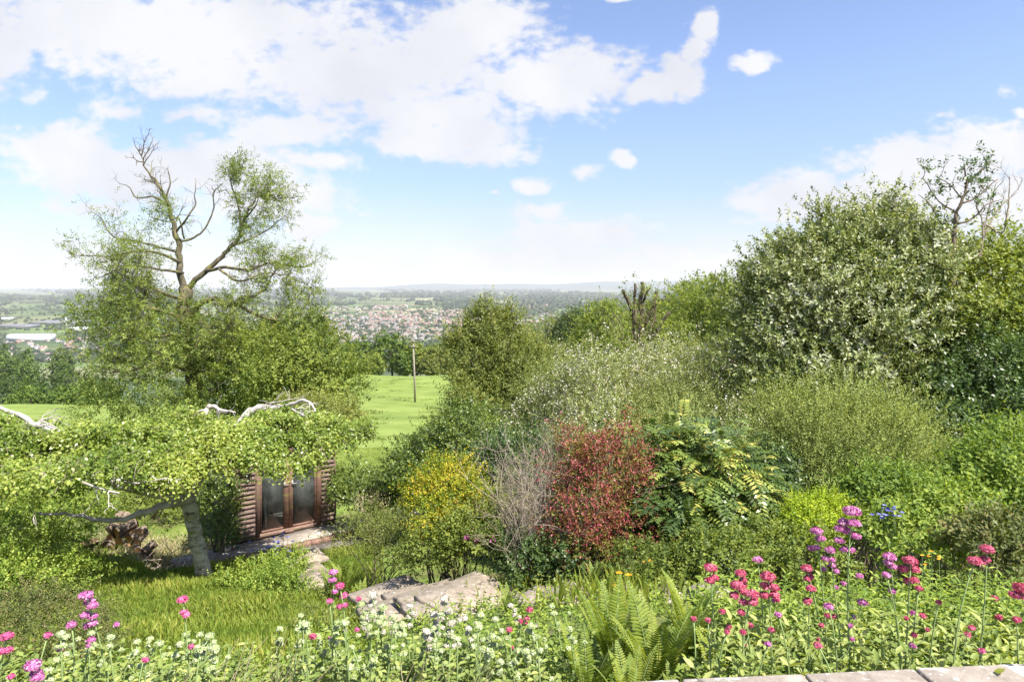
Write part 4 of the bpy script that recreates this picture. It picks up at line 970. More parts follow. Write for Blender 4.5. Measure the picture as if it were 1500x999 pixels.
bush('leafy_shrub', 'leafy low plants carpeting the bed behind the right hand steps', 'shrub', [lob(1060, 815, 6.2, 60, 20, .4), lob(1120, 800, 6.6, 50, 20, .4), lob(1000, 830, 6.2, 46, 20, .4), lob(1180, 805, 6.3, 60, 18, .4), lob(940, 830, 6.5, 50, 22, .4)], 'hazel', 2000, 6, .1, .042, .026, branch=0, br=.008)
bush('leafy_shrub', 'sunlit ivy and herbs at the foot of the birch beside the path', 'shrub', [lob(405, 838, 10.4, 40, 14, .5), lob(350, 852, 10.0, 34, 8, .4), lob(425, 832, 10.6, 20, 16, .4), lob(405, 856, 9.6, 50, 10, .4)], 'fresh', 1700, 6, .1, .045, .026, branch=0)
bush('hedge_bush', 'leafy hedge under the left end of the weeping birch', 'shrub', [lob(30, 862, 8.4, 56, 36, .6), lob(90, 846, 9.0, 44, 22, .5), lob(-30, 860, 8, 60, 50, .6), lob(30, 812, 9.6, 60, 22, .6)], 'fresh', 2600, 7, .13, .048, .03, tbias=.1, branch=20, seed=17)
bush('hedge_bush', 'sunlit bushes beyond the lawn at the left edge under the birch', 'shrub', [lob(40, 770, 12.5, 70, 30, .8), lob(110, 760, 13, 50, 24, .7), lob(-20, 770, 12, 50, 34, .8)], 'fresh', 2000, 7, .16, .06, .04, branch=14, seed=18)
bush('box_mound', 'low clipped box mound in the bottom left corner', 'shrub', [lob(60, 935, 4.9, 80, 40, .5), lob(-10, 930, 4.8, 60, 44, .5), lob(120, 950, 4.6, 40, 26, .3)], 'boxleaf', 4500, 7, .05, .018, .011, branch=10, br=.006, amp=.06, shell=.25)
bush('ivy_patch', 'dark ivy growing against the left side of the shed', 'shrub', [lob(322, 745, 13.8, 24, 44, .4), lob(318, 785, 13.2, 30, 20, .4), lob(340, 700, 14, 26, 24, .4)], 'ivy', 1300, 6, .12, .05, .038, branch=8, seed=19)
bush('hedge_bush', 'green hedge glimpsed behind the log pile', 'shrub', [lob(230, 735, 16, 60, 34, .8), lob(180, 725, 17, 60, 30, .8), lob(290, 730, 16.5, 40, 40, .8)], 'hazel', 2000, 7, .16, .06, .04, branch=10, seed=20)

# ------------------------------------------------------------------ weeping birch
bx, by = P(300, 848, 11)[:2]; zb = h1(bx, by)
th = thing('weeping_birch', 'weeping birch with wide flat umbrella crown and curved white mottled trunk', 'tree', (bx, by, zb))
g = G()
tk = limb(g, [(303, 862), (300, 846), (291, 805), (284, 770), (277, 742), (268, 722)], 11, [.155, .12, .11, .11, .125], n=14, jit=.12)
g.build('trunk', M['birchbark'], th, smooth=True)
g = G()
for pts, r in [([(275, 738), (290, 700, .3), (320, 660, .8), (352, 618, 1.2), (372, 600, 1.3), (400, 597, 1.3), (430, 600, 1.2)], [.12, .1, .09, .055]), ([(405, 598, 1.3), (428, 592, 1.2), (444, 586, 1.1), (456, 592, 1), (462, 602, .9)], [.05, .02]), ([(390, 598, 1.3), (402, 608, 1.1), (416, 612, 1.)], [.03, .01]), ([(392, 598, 1.3), (396, 592, 1.3), (410, 588, 1.2)], [.02, .008]), ([(425, 598, 1.2), (440, 606, 1), (450, 612, .9)], [.03, .01]),
               ([(275, 738), (285, 690, .6), (298, 620, 1.2), (303, 598, 1.4), (312, 596, 1.4), (330, 602, 1.3), (345, 604, 1.2)], [.09, .06, .05, .015]), ([(303, 600, 1.4), (290, 603, 1.3), (280, 618, 1.2)], [.025, .008]),
               ([(270, 735), (230, 720, -.8), (170, 710, -1.2), (120, 680, -1.2), (108, 665, -1.2), (95, 642, -1), (70, 628, -.9), (40, 615, -.7), (0, 598, -.5), (-50, 590, -.4)], [.12, .1, .075, .055, .03]), ([(95, 642, -1), (84, 628, -1), (60, 615, -.9)], [.02, .008]), ([(92, 640, -1), (75, 650, -1.2), (66, 655, -1.2)], [.018, .006]),
               ([(172, 672, -.6), (195, 658, -.2), (225, 650, .1), (262, 650, .3)], [.026, .012]), ([(118, 705, -2.3), (145, 715, -2.3), (175, 722, -2.3)], [.02, .01]), ([(190, 708, -1.9), (215, 706, -1.8), (245, 700, -1.8)], [.018, .01]), ([(225, 622, 1.2), (250, 636, .9), (272, 645, .8)], [.02, .008]),
               ([(272, 735), (240, 740, -.6), (205, 752, -.8), (160, 762, -.9), (110, 755, -1), (50, 750, -1)], [.09, .05, .02])]:
    ol = limb(g, pts, 11, [q * .8 for q in r], n=7, jit=.35)
    for _ in range(3):
        qq = ol[rng.integers(len(ol) // 2, len(ol))]; grow(g, qq, nrm(runit(1)[0] * [1, 1, .4] + Z * .12), rng.uniform(.25, .5), .009, 1, [], wig=.4, up=-.06)
g.build('limbs', M['birchlimb'], th, smooth=True)
# hanging strands: start on an uneven umbrella surface
def umb(n, cx, cy, rx, ry, ztop, zedge):
    a = rng.uniform(0, 6.28, n); r = np.sqrt(rng.uniform(0, 1, n))
    x = cx + np.cos(a) * r * rx; y = cy + np.sin(a) * r * ry
    z = ztop + (zedge - ztop) * r ** 2.2 + .12 * wav(x, y, 2.6, 41) + .09 * wav(x, y, 7, 42) + .05 * wav(x, y, 16, 43)
    out = np.stack([(x - bx), (y - by) * .9, x * 0 + .0], -1); return np.stack([x, y, z], -1), nrm(out + rng.normal(scale=.35, size=out.shape) * [1, 1, .2]), r
S_ = [(5000, -3.95, 11.7, 1.5, 1.3, -2.3, -2.54), (3000, -4.8, 11.2, 1.9, 1.4, -2.36, -2.6), (4300, -6.2, 10.1, 1.8, 1.4, -2.2, -2.56), (2200, -7.6, 9.8, 1.6, 1.5, -2.0, -2.5), (800, -5.6, 12.0, 1.6, .8, -2.3, -2.6), (900, -6.0, 9.2, 1.1, 1.4, -2.2, -2.4), (1300, -4.95, 10.4, .85, .7, -2.4, -2.64), (900, -4.1, 10.6, .7, .6, -2.4, -2.62)]
g = G(); gt = G()
for (n, cx, cy, rx, ry, z0, z1) in S_:
    p0, dv, r = umb(n, cx, cy, rx, ry, z0, z1); kk = wav(p0[:, 0], p0[:, 1], 4.0, 61) + .9 * wav(p0[:, 0], p0[:, 1], 11, 62) > -.5; p0, dv, r = p0[kk], dv[kk], r[kk]; n = len(p0)
    ln = rng.uniform(.08, .22, n) * (.8 + .7 * r ** 3) * np.where(rng.uniform(size=n) < .06, 1.35, 1)
    m = 10; t_ = (np.arange(m) + .5) / m
    path = lambda tt: p0[:, None] + dv[:, None] * (ln[:, None] * .55 * (1 - np.exp(-2.2 * tt)))[..., None] + Z * (ln[:, None] * (.12 * tt - .95 * tt ** 1.7))[..., None]
    B = path(t_[None]).reshape(-1, 3) + rng.normal(scale=.02, size=(n * m, 3))
    B += np.repeat(rng.normal(scale=.04, size=(n, 3)), m, 0)
    dd = runit(n * m) - Z * .35
    leaves(g, B, dd, runit(n * m) * .55 + Z * .7 - np.array([0, .3, 0]), .048 * rng.uniform(.55, 1.3, n * m), .038, 0, np.clip(np.repeat(rng.uniform(0, .5, n) + .22 * wav(p0[:, 0], p0[:, 1], 3.1, 64) + .1, m) + rng.uniform(0, .4, n * m), 0, 1), 'kite', .1)
    tw_ = path(np.linspace(0, 1, 5)[None])
    for q in tw_[:: 9]: gt.tube(q + rng.normal(scale=.02, size=q.shape), [.005, .002], 3, cap=False)
g.build('crown', M['birch'], th); gt.build('twigs', M['greytwig'], th)
# ------------------------------------------------------------------ garden shed
A = P(344, 793, 14.1); Bp = P(491, 762, 15.4); zf = -5.29
ex = np.array([Bp[0] - A[0], Bp[1] - A[1], 0]); Wd = np.linalg.norm(ex); ex /= Wd; ey = np.array([-ex[1], ex[0], 0])
rz = math.atan2(ex[1], ex[0])
O = np.array([A[0], A[1], zf])
th = thing('garden_shed', 'weathered timber summerhouse with louvred side panels and glazed double doors', 'shed', O)
def W(a, b, c_): return O + ex * a + ey * b + Z * c_
def bx_(g, a0, a1, b0, b1, z0, z1, mat=0, tint=.5):
    g.box(W((a0 + a1) / 2, (b0 + b1) / 2, (z0 + z1) / 2), (a1 - a0, b1 - b0, z1 - z0), mat, rz, tint)
Hs = 2.12; DP = 1.9
# shell
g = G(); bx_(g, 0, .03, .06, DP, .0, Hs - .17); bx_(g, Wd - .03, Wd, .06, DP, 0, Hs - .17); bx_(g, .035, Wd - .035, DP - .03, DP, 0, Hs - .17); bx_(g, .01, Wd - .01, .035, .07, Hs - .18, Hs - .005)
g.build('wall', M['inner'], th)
g = G(); bx_(g, .035, Wd - .035, .07, DP - .035, 0, .05); g.build('floor', M['floorboard'], th)
g = G(); V = [W(-.12, -.18, Hs + .02), W(Wd + .12, -.18, Hs + .02), W(Wd + .12, DP + .1, Hs - .12), W(-.12, DP + .1, Hs - .12)]
V = V + [v - Z * .05 for v in V]
g.add(V, [[0, 1, 2, 3], [7, 6, 5, 4], [0, 4, 5, 1], [1, 5, 6, 2], [2, 6, 7, 3], [3, 7, 4, 0]]); g.build('roof', M['felt'], th)
def louvre(a0, a1, label=None):
    g = G(); z = .06
    while z < Hs - .16:
        c_ = W((a0 + a1) / 2, 0, z + .05); h = .105
        V = [W(a0, -.055, z), W(a1, -.055, z), W(a1, .01, z + h), W(a0, .01, z + h), W(a0, -.04, z - .01), W(a1, -.04, z - .01), W(a1, .03, z + h - .01), W(a0, .03, z + h - .01)]
        V = [v + rng.normal(scale=.0015, size=3) for v in V]
        g.add(V, [[0, 1, 2, 3], [7, 6, 5, 4], [0, 4, 5, 1], [1, 5, 6, 2], [2, 6, 7, 3], [3, 7, 4, 0]], 0, .5); z += .098
    o = g.build('louvre_panel', M['louvre'], th)
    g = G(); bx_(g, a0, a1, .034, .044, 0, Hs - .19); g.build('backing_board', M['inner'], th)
    if label: o['label'] = label
    return o
louvre(.05, .40, 'mossy darker louvred panel left of the doors'); louvre(1.84, Wd - .03, 'sunlit paler louvred panel right of the doors')
for a0, a1, mt in ((.0, .047, 'wood'), (.403, .50, 'wood'), (1.72, 1.837, 'redwood'), (Wd - .028, Wd + .012, 'wood')):
    g = G(); bx_(g, a0, a1, -.03, .034, 0, Hs - .01); g.build('post', M[mt], th)
def door(a0, a1, ls, rs, hx):
    g = G(); bx_(g, a0, a0 + ls, -.012, .03, .05, 1.98); bx_(g, a1 - rs, a1, -.012, .03, .05, 1.98)
    bx_(g, a0 + ls, a1 - rs, -.01, .028, .05, .10); bx_(g, a0 + ls, a1 - rs, -.01, .028, 1.86, 1.98)
    dr_ = g.build('door', M['redwood'], th)
    g = G(); bx_(g, a0 + ls, a1 - rs, .006, .011, .10, 1.86); g.build('pane', M['glass'], dr_)
    g = G(); g.tube([W(hx, -.045, 1.0), W(hx + .09, -.045, 1.0)], [.011, .009], 6); g.tube([W(hx, -.012, 1.0), W(hx, -.045, 1.0)], [.012, .012], 6); bx_(g, hx - .02, hx + .02, -.018, -.012, .93, 1.07)
    g.build('handle', M['metal'], dr_)
door(.505, 1.11, .035, .11, 1.02); door(1.115, 1.715, .09, .03, 1.19)
g = G(); bx_(g, .0, Wd, -.02, .06, -.06, .048, 0); g.build('sill', M['wood'], th)
g = G(); bx_(g, 1.02, 1.2, -.1, -.025, -.03, .03); tag(g.build('brick', M['brick']), 'loose red brick holding the shed doors shut', 'brick')
# garden bench seen inside
g = G(); bx_(g, 1.05, 1.7, 1.0, 1.35, .38, .42); bx_(g, 1.08, 1.12, 1.05, 1.1, .05, .38); bx_(g, 1.62, 1.66, 1.05, 1.1, .05, .38); bx_(g, 1.08, 1.12, 1.25, 1.3, .05, .38); bx_(g, 1.62, 1.66, 1.25, 1.3, .05, .38)
o = g.build('table', M['wood']); tag(o, 'low dim table inside the shed behind the right door', 'table')
g = G(); bx_(g, -.075, -.02, .3, 1.2, .9, 1.55); tag(g.build('blue_sheet', plain('blue_tarp', (.20, .24, .42))), 'folded blue sheet hanging on the left wall of the shed', 'tarpaulin')

# path: concrete strip along the shed front, brick edge, lower strip
def strip(name, a0, a1, b0, b1, zoff, mat, label, cat, k=8, kind=None, gapf=.012, jit=.012):
    for j in range(k):
        x0 = a0 + (a1 - a0) * j / k; x1 = a0 + (a1 - a0) * (j + 1) / k - gapf
        g = G(); bx = W((x0 + x1) / 2, (b0 + b1) / 2, 0); z_ = zf + zoff + rng.normal() * .003
        g.box((bx[0], bx[1], z_), (x1 - x0, b1 - b0, .12), 0, rz + rng.normal() * .004, jit=jit * .3)
        o = g.build(name, M[mat]); yield j, o
ordn = ['first', 'second', 'third', 'fourth', 'fifth', 'sixth', 'seventh', 'eighth', 'ninth', 'tenth']
for j, o in strip('concrete_slab', -1.2, 4.0, -.62, -.06, -.10, 'concrete', '', '', 5): tag(o, f'{ordn[j]} long concrete slab from the left along the shed front', 'paving slab', 'concrete slabs along the shed front', 'thing')
for j, o in strip('brick_edging', -1.3, 4.0, -.76, -.635, -.13, 'brick', '', '', 26): tag(o, 'weathered red brick in the edging row of the shed path', 'brick', 'edging bricks of the shed path', 'thing')
for j, o in strip('concrete_slab', -1.6, 2.4, -1.75, -.775, -.2, 'concrete', '', '', 4): tag(o, f'{ordn[j]} worn slab from the left in the lower row of the shed path', 'paving slab', 'lower slabs of the shed path', 'thing')

# stone steps and slabs
ST = [(575, 866, 7.9, .82, .6, 'leftmost pale stone step with a ragged corner'), (608, 874, 7.45, .5, .62, 'small stone step between the two left corners'), (640, 872, 7.2, .72, .62, 'stone step in the middle of the jagged flight'), (686, 869, 6.95, .85, .7, 'large stone step right of the middle of the flight'), (660, 888, 6.75, .8, .6, 'broad low stone slab in front of the jagged steps'), (590, 888, 7.2, .8, .55, 'low slab below the leftmost stone step'),
      (797, 874, 6.3, .42, .42, 'grey slab corner left of the bright ferns'), (835, 868, 6.1, .4, .38, 'grey slab mostly hidden by grasses'), (918, 872, 5.9, .5, .45, 'stone slab behind the tall ferns'), (990, 870, 5.8, .34, .36, 'pinkish stone slab right of the ferns'), (1040, 862, 5.6, .24, .26, 'small pale stone behind the red valerian'),
      (446, 836, 10.6, .62, .5, 'flat stone on the path just below the shed'), (444, 816, 11.7, .7, .55, 'pale paving stone where the path meets the shed terrace'), (455, 848, 9.9, .5, .55, 'pale paving stone beside the left fern')]
for (px, py, d, w_, dp, lab) in ST:
    c_ = P(px, py, d); g = G(); a = math.radians(42) + rng.normal() * .06; ca, sa = math.cos(a), math.sin(a); hb = .06; tx, ty = rng.uniform(-.025, .025, 2)
    pts = []; k = 5
    cr = [(-1, -1), (1, -1), (1, 1), (-1, 1)]
    for q in range(4):
        x0, y0 = cr[q]; x1, y1 = cr[(q + 1) % 4]
        for s in range(k): f_ = s / k; pts.append(((x0 + (x1 - x0) * f_) * w_ / 2 + rng.normal() * .008, (y0 + (y1 - y0) * f_) * dp / 2 + rng.normal() * .008))
    pts = np.array(pts); n = len(pts); R = np.array([[ca, sa], [-sa, ca]])
    def ring(s, z): q = pts * s @ R; return np.column_stack([q[:, 0] + c_[0], q[:, 1] + c_[1], np.full(n, c_[2] + z) + q[:, 0] * tx + q[:, 1] * ty + rng.normal(scale=.004, size=n)])
    V = np.vstack([ring(1, -hb), ring(1.01, -.02), ring(.975, 0), [[c_[0], c_[1], c_[2] + .004]]])
    Fq = [];
    for b in range(2):
        for s in range(n): Fq.append([b * n + s, b * n + (s + 1) % n, (b + 1) * n + (s + 1) % n, (b + 1) * n + s])
    for s in range(n): Fq.append([2 * n + s, 2 * n + (s + 1) % n, 3 * n, 3 * n])
    g.add(V, Fq); tag(g.build('stone_slab', M['slab']), lab, 'stone slab', 'stone steps and slabs crossing the garden', 'thing')

# coping wall in the foreground
g = G(); th = thing('garden_wall', 'low stone retaining wall along the bottom of the photo', 'wall', (0, 2.75, -2.6))
wa = math.atan2(.15, 1.86); wx = np.array([math.cos(wa), math.sin(wa), 0]); wy = np.array([-wx[1], wx[0], 0])
W0 = np.array([.44, 2.93, 0])
g.box(W0 + wx * 0 - wy * .17 + Z * -2.2, (12, .28, .88), 0, wa); g.build('masonry', M['walls'], th)
edges = [-4.2, -3.6, -3.05, -2.4, -1.9, -1.3, -.75, -.2, .35, .735, 1.285, 1.80, 2.35, 2.9, 3.5]
jn = [('joint at the left', 0)]
labs = {7: 'coping stone at the left end of the visible wall top', 8: 'second coping stone from the left', 9: 'third coping stone from the left with a white lichen patch', 10: 'fourth coping stone from the left with pale lichen', 11: 'rightmost coping stone, in the bottom right corner'}
for i_ in range(len(edges) - 1):
    a0, a1 = edges[i_] - .44 + .0, edges[i_ + 1] - .44 - .012
    c_ = W0 + wx * ((a0 + a1) / 2) - wy * .19 + Z * (-1.735 + rng.normal() * .002)
    g = G(); g.box(c_, (a1 - a0, .38, .07), 0, wa + rng.normal() * .004, jit=.003)
    o = g.build('coping_stone', M['coping'])
    bv = o.modifiers.new('bevel', 'BEVEL'); bv.width = .012; bv.segments = 2
    tag(o, labs.get(i_, 'weathered coping stone on the garden wall'), 'coping stone', 'coping stones of the garden wall')
    if i_ < 6 or i_ > 12: bpy.data.objects.remove(o)

# telegraph pole
p0 = P(608, 590, 96); x, y = p0[:2]; zb = h1(x, y); zt = -(504 - HZ) / F * 96
th = thing('telegraph_pole', 'wooden telegraph pole with short crossarm standing in the meadow', 'pole', (x, y, zb))
g = G(); g.tube([[x, y, zb - .3], [x - .1, y, (zb + zt) / 2], [x - .25, y, zt]], [.15, .10], 8); g.build('pole', M['pole'], th)
g = G(); g.box((x - .25, y - .15, zt - .35), (1.1, .14, .14), 0, .1); g.build('crossarm', M['pole'], th)
for s in (-.45, 0, .45):
    g = G(); g.tube([[x - .25 + s, y - .15, zt - .28], [x - .25 + s, y - .15, zt - .08]], [.05, .03], 6); g.build('insulator', M['shedgrey'], th)

# log pile and stump
LG = []
def log(c0, c1, r, label, cut='logend', name='log'):
    c0 = np.array(c0); c1 = np.array(c1)
    g = G(); ax = c1 - c0; k = 5
    pts = [c0 + ax * s / (k - 1) + rng.normal(scale=r * .05, size=3) for s in range(k)]
    g.tube(pts, [r, r * .92, r], 10, 0, cap=False)
    o = g.build(name, M['logbark'])
    tag(o, label, 'log', 'cut logs stacked by the hedge')
    g = G(); T = nrm(ax); A_ = nrm(np.cross(T, [.3, .2, .9])); B_ = np.cross(T, A_)
    for e, sg in ((pts[0] - T * .004, -1), (pts[-1] + T * .004, 1)):
        a = np.linspace(0, 6.283, 10, endpoint=False); V = np.vstack([e + (np.cos(a)[:, None] * A_ + np.sin(a)[:, None] * B_) * r * .93, [e]])
        g = G(); g.add(V, [[s, (s + 1) % 10, 10, 10] for s in range(10)])
        g.build('cut_end', M[cut], o)
    return o
how = ['lying at the bottom left of the pile', 'lying at the bottom of the pile', 'leaning at the front of the pile', 'at the bottom right of the pile', 'propped in the middle of the pile', 'near the top left of the pile', 'at the top of the pile', 'near the top right of the pile', 'pale sawn, facing the lawn', 'half buried in the pile', 'standing upright among the others', 'short and thick, in the second row', 'thin, laid across the pile', 'at the right end of the pile', 'split, in the second row', 'dark, at the back of the pile']
k = 0
for row in range(4):
    for j in range(5 - (row > 1)):
        px = 165 + j * 13 + row * 4 + rng.uniform(-3, 3); d = 13.6 + row * .12
        c_ = P(px, 0, d); x = c_[0]; y = d + rng.uniform(-.1, .1); r = rng.uniform(.07, .115); z = h1(x, y) + .08 + row * .15
        a = rng.uniform(-.9, .9); ln = rng.uniform(.22, .4); v_ = np.array([math.sin(a) * ln, math.cos(a) * ln, rng.uniform(-.02, .2)])
        log((x, y - .25, z), (x + v_[0], y - .25 + v_[1], z + v_[2]), r, 'cut log ' + how[k % 16], ); k += 1
p0 = P(130, 792, 13.2); zb = h1(p0[0], p0[1])
log((p0[0], p0[1], zb - .05), (p0[0], p0[1], zb + .2), .17, 'low round tree stump left of the log pile', 'stumptop', 'stump')['category'] = 'stump'
bpy.data.objects['stump']['group'] = ''
del bpy.data.objects['stump']['group']
g = G(); tl = []
bx0, by0 = P(235, 800, 13)[:2]
for _ in range(16):
    a = rng.uniform(0, 6.28); grow(g, np.array([bx0 + rng.normal() * .6, by0 + rng.normal() * .3, h1(bx0, by0) + .08]), np.array([math.cos(a), math.sin(a) * .6, rng.uniform(0, .5)]), .7, .014, 1, tl, up=0)
tag(g.build('brushwood', M['greytwig']), 'heap of pruned grey branches between the logs and the birch', 'brushwood', kind='stuff')
# ------------------------------------------------------------------ grass
def grass(name, label, n, xr, yr, Lr, Wb, mat, keep=None, lean=.35, tb=0.):
    x = rng.uniform(*xr, n); y = rng.uniform(*yr, n)
    if keep is not None:
        k = keep(x, y); x, y = x[k], y[k]
    n = len(x); p = np.stack([x, y, H(x, y) - .01], -1)
    d = nrm(rng.normal(scale=lean, size=(n, 3)) * [1, 1, 0] + Z)
    cl = .5 + .5 * wav(x, y, 2.2, 51)
    g = G(); leaves(g, p, d, runit(n) + np.array([0, -1, 0.]), rng.uniform(*Lr, n) * (.7 + .6 * cl), Wb, 0, np.clip(rng.uniform(0, .6, n) + .35 * cl + tb, 0, 1), 'blade', curl=.25)
    tag(g.build(name, mat), label, 'grass', kind='stuff')
onlawn = lambda x, y: (x < -1.2 - .18 * (y - 6)) & (x > -8.6) & ~((y > 12.6 + (x + 5.7) * .76) & (x > -6.6)) & (wav(x, y, 1.3, 52) > -.75)
grass('lawn_grass', 'rough sunlit grass sloping down to the birch and the shed', 150000, (-9, -.6), (4.6, 13.6), (.05, .13), .008, M['grass'], onlawn, .5)
grass('meadow_grass', 'long grass of the meadow beyond the shrubs', 90000, (-22, 2), (17, 42), (.04, .11), .018, M['grass'], lambda x, y: (x < 1 - (y - 17) * .05) & (x > -y * .8), .5, .1)
gt_ = G()
def tufts(px0, px1, py0, py1, n, k, Ls, wb, mat, name, label, spread=.12, dfun=None, lean=.45):
    g = G(); P0 = []
    for _ in range(n):
        px = rng.uniform(px0, px1); d = rng.uniform(*dfun); x = (px - 750) / F * d
        q = np.stack([x + rng.normal(scale=spread, size=k), d + rng.normal(scale=spread, size=k)], -1); P0.append(q)
    q = np.vstack(P0); n_ = len(q); p = np.column_stack([q, H(q[:, 0], q[:, 1])])
    leaves(g, p, nrm(rng.normal(scale=lean, size=(n_, 3)) * [1, 1, 0] + Z), runit(n_) + np.array([0, -1, 0.]), rng.uniform(*Ls, n_), wb, 0, rng.uniform(0, 1, n_), 'blade', curl=.2)
    return tag(g.build(name, mat), label, 'grass', kind='stuff')
tufts(600, 830, 0, 0, 60, 30, (.15, .35), .012, M['grass'], 'grass_tufts', 'grass tufts growing along the back of the stone steps', dfun=(7.0, 8.2))
tufts(800, 960, 0, 0, 16, 22, (.15, .3), .004, M['fern'], 'tall_grass', 'tall upright grass behind the ferns near the crimson shrub', dfun=(5.2, 6.2), lean=.2)
tufts(500, 640, 0, 0, 50, 60, (.12, .3), .06, M['privet'], 'rush_tufts', 'darker rush tufts dotted over the meadow', spread=.7, dfun=(45, 140), lean=.5)

tufts(170, 300, 0, 0, 200, 30, (.05, .16), .008, M['straw'], 'dry_grass', 'dry trampled straw by the log pile', spread=.25, dfun=(12.4, 14.8), lean=.9)
# ------------------------------------------------------------------ ferns
def fern(x, y, nf, Lf, label, arch=.35, tilt=.4, mat='fern', zoff=0., group='ferns in the garden', full=True, wp=.115):
    zb = h1(x, y) + zoff
    th = thing('fern', label, 'fern', (x, y, zb), group)
    a0 = rng.uniform(0, 6.28)
    for f_ in range(nf):
        a = a0 + f_ * 6.283 / nf + rng.normal() * .2; L = Lf * rng.uniform(.8, 1.12); tl = tilt * rng.uniform(.5, 1.5)
        o = np.array([math.cos(a), math.sin(a), 0]); k = 34 if full else 20
        t = np.linspace(0, 1, k + 1)
        C = np.array([x, y, zb]) + o * (L * (math.sin(tl) * t + arch * t ** 2.4))[:, None] + Z * (L * (math.cos(tl) * t - arch * .9 * t ** 3))[:, None]
        g = G(); g.tube(C, [.0035, .001], 4, 1, .5, cap=False)
        T = nrm(np.gradient(C, axis=0)); sd = nrm(np.cross(T, o * -1 + Z * .2)); 
        sd = nrm(np.cross(np.array([-o[1], o[0], 0]), T)); sd = np.tile(np.array([-o[1], o[0], 0.]), (k + 1, 1)); N = nrm(np.cross(sd, T))
        tt = t[3:]; w = wp * L * np.sin(np.pi * np.clip(tt * .93 + .06, 0, 1) ** .8) ** .8
        ft = rng.uniform(0, .5)
        for sg in (-1, 1):
            leaves(g, C[3:], sd[3:] * sg + T[3:] * .35 + N[3:] * .12, N[3:] + rng.normal(scale=.12, size=N[3:].shape), w, L / k * .85, 0, np.clip(ft + rng.uniform(0, .4, len(tt)), 0, 1), 'leaf2', .12, curl=.12)
        g.build('frond', [M[mat], M['stemgreen']], th)
    return th
for (px, d, nf, Lf, lab) in [(900, 4.05, 9, .72, 'tall bright shuttlecock fern left of the others at the bottom centre'), (960, 3.8, 10, .78, 'largest bright fern at the bottom centre just above the wall'), (1010, 4.2, 8, .66, 'upright fern to the right of the largest one'), (860, 3.7, 8, .6, 'bright fern low at the left of the fern clump'), (925, 3.5, 8, .55, 'small fern right behind the wall in the fern clump'),
                             (1055, 3.75, 7, .55, 'single narrow fern left of the red valerian'), (505, 8.8, 11, .62, 'light green fern beside the path below the shed'), (482, 9.3, 8, .5, 'smaller fern left of the path fern'), (530, 8.3, 8, .5, 'fern right of the path fern near the leftmost step'), (1000, 3.4, 6, .5, 'low fern pressed against the coping right of the big fern'), (745, 5.9, 6, .34, 'small yellow green fern beside the stone steps'), (870, 6.6, 8, .36, 'low hart tongue like fern by the crimson shrub'), (905, 6.4, 6, .34, 'low yellowish fern under the crimson shrub')]:
    fern((px - 750) / F * d, d, nf + 2, Lf * .86, lab, full=d < 5, arch=.14, tilt=.26)

# ------------------------------------------------------------------ valerian
def head(c, r, h, mat, k=150, fs=.009, th=None, ax=Z):
    """domed cluster of tiny florets"""
    u = runit(k); u[:, 2] = np.abs(u[:, 2]) * rng.choice([1, 1, -.35], k)
    q = c + u * np.array([r, r, h]) * rng.uniform(.7, 1.05, (k, 1))
    g = G()
    nn = nrm(u + rng.normal(scale=.35, size=u.shape)); e = nrm(np.cross(nn, runit(k)))
    t = rng.uniform(0, 1, k)
    for s in (-1, 1):
        leaves(g, q - e * fs * .1, e * s, nn, fs, fs * 1.1, 0, t, 'kite', .15)
    return g
def valerian(px, py, d, mat, label, r=.035, tiers=3, side=2, lean=0., name='valerian', group='valerian plants along the wall', leafy=True, cat='flower', lmat='pale', rstem=.0042):
    top = P(px, py, d); bx = top[0] + lean + rng.normal() * .04; by = d + rng.normal() * .05; zb = h1(bx, by)
    base = np.array([bx, by, zb]); th = thing(name, label, cat, base, group)
    mid = (base + top) / 2 + np.array([rng.normal() * .06, rng.normal() * .04, .03])
    C = bez(base, mid, top, 9); g = G(); g.tube(C, [rstem * 1.25, rstem * .7], 6)
    hs = [(top, r)]
    for k in range(tiers - 1):
        f_ = 1 - (k + 1) * .028 / max(np.linalg.norm(top - base), .2) * 2.0
        i_ = f_ * 8; i0 = int(i_); c_ = C[i0] + (C[min(i0 + 1, 8)] - C[i0]) * (i_ - i0)
        for s in range(2):
            a = rng.uniform(0, 6.28); rr = r * (.72 - .08 * k); e = c_ + np.array([math.cos(a), math.sin(a) * .7, .25]) * (r * (.62 + .18 * k)) + rng.normal(scale=.009, size=3)
            g.tube([c_ - Z * .02, (c_ + e) / 2 - Z * .003, e], [rstem * .4, rstem * .3], 4, cap=False); hs.append((e, rr))
    for k in range(side):
        f_ = rng.uniform(.5, .85); i0 = int(f_ * 8); c_ = C[i0]; a = rng.uniform(-2.6, -.5) if k % 2 else rng.uniform(-.5, 1.)
        e = c_ + np.array([math.cos(a) * .07, math.sin(a) * .05, rng.uniform(.05, .12)])
        g.tube([c_, c_ + (e - c_) * [.7, .7, .4], e], [rstem * .5, rstem * .35], 4, cap=False); hs.append((e, r * rng.uniform(.32, .55)))
    g.build('stem', M['stemgreen'], th)
    for (c_, rr) in hs:
        head(c_, rr, rr * .62, mat, int(60 + 160 * (rr / .035) ** 1.6), .0085).build('flower_head', M[mat], th)
    if leafy:
        gl = G()
        for i_ in (1, 2, 3, 4, 5, 6):
            a = rng.uniform(0, 3.14)
            for s in (0, math.pi):
                o = np.array([math.cos(a + s), math.sin(a + s), .0])
                leaves(gl, C[i_][None], (o + Z * rng.uniform(.1, .7))[None], (Z - o * .4)[None], rng.uniform(.05, .095) * (1.15 - i_ * .09), .026, 0, rng.uniform(.2, .9), 'leaf2', .18, .15)
        gl.build('leaves', M[lmat], th)
    return th
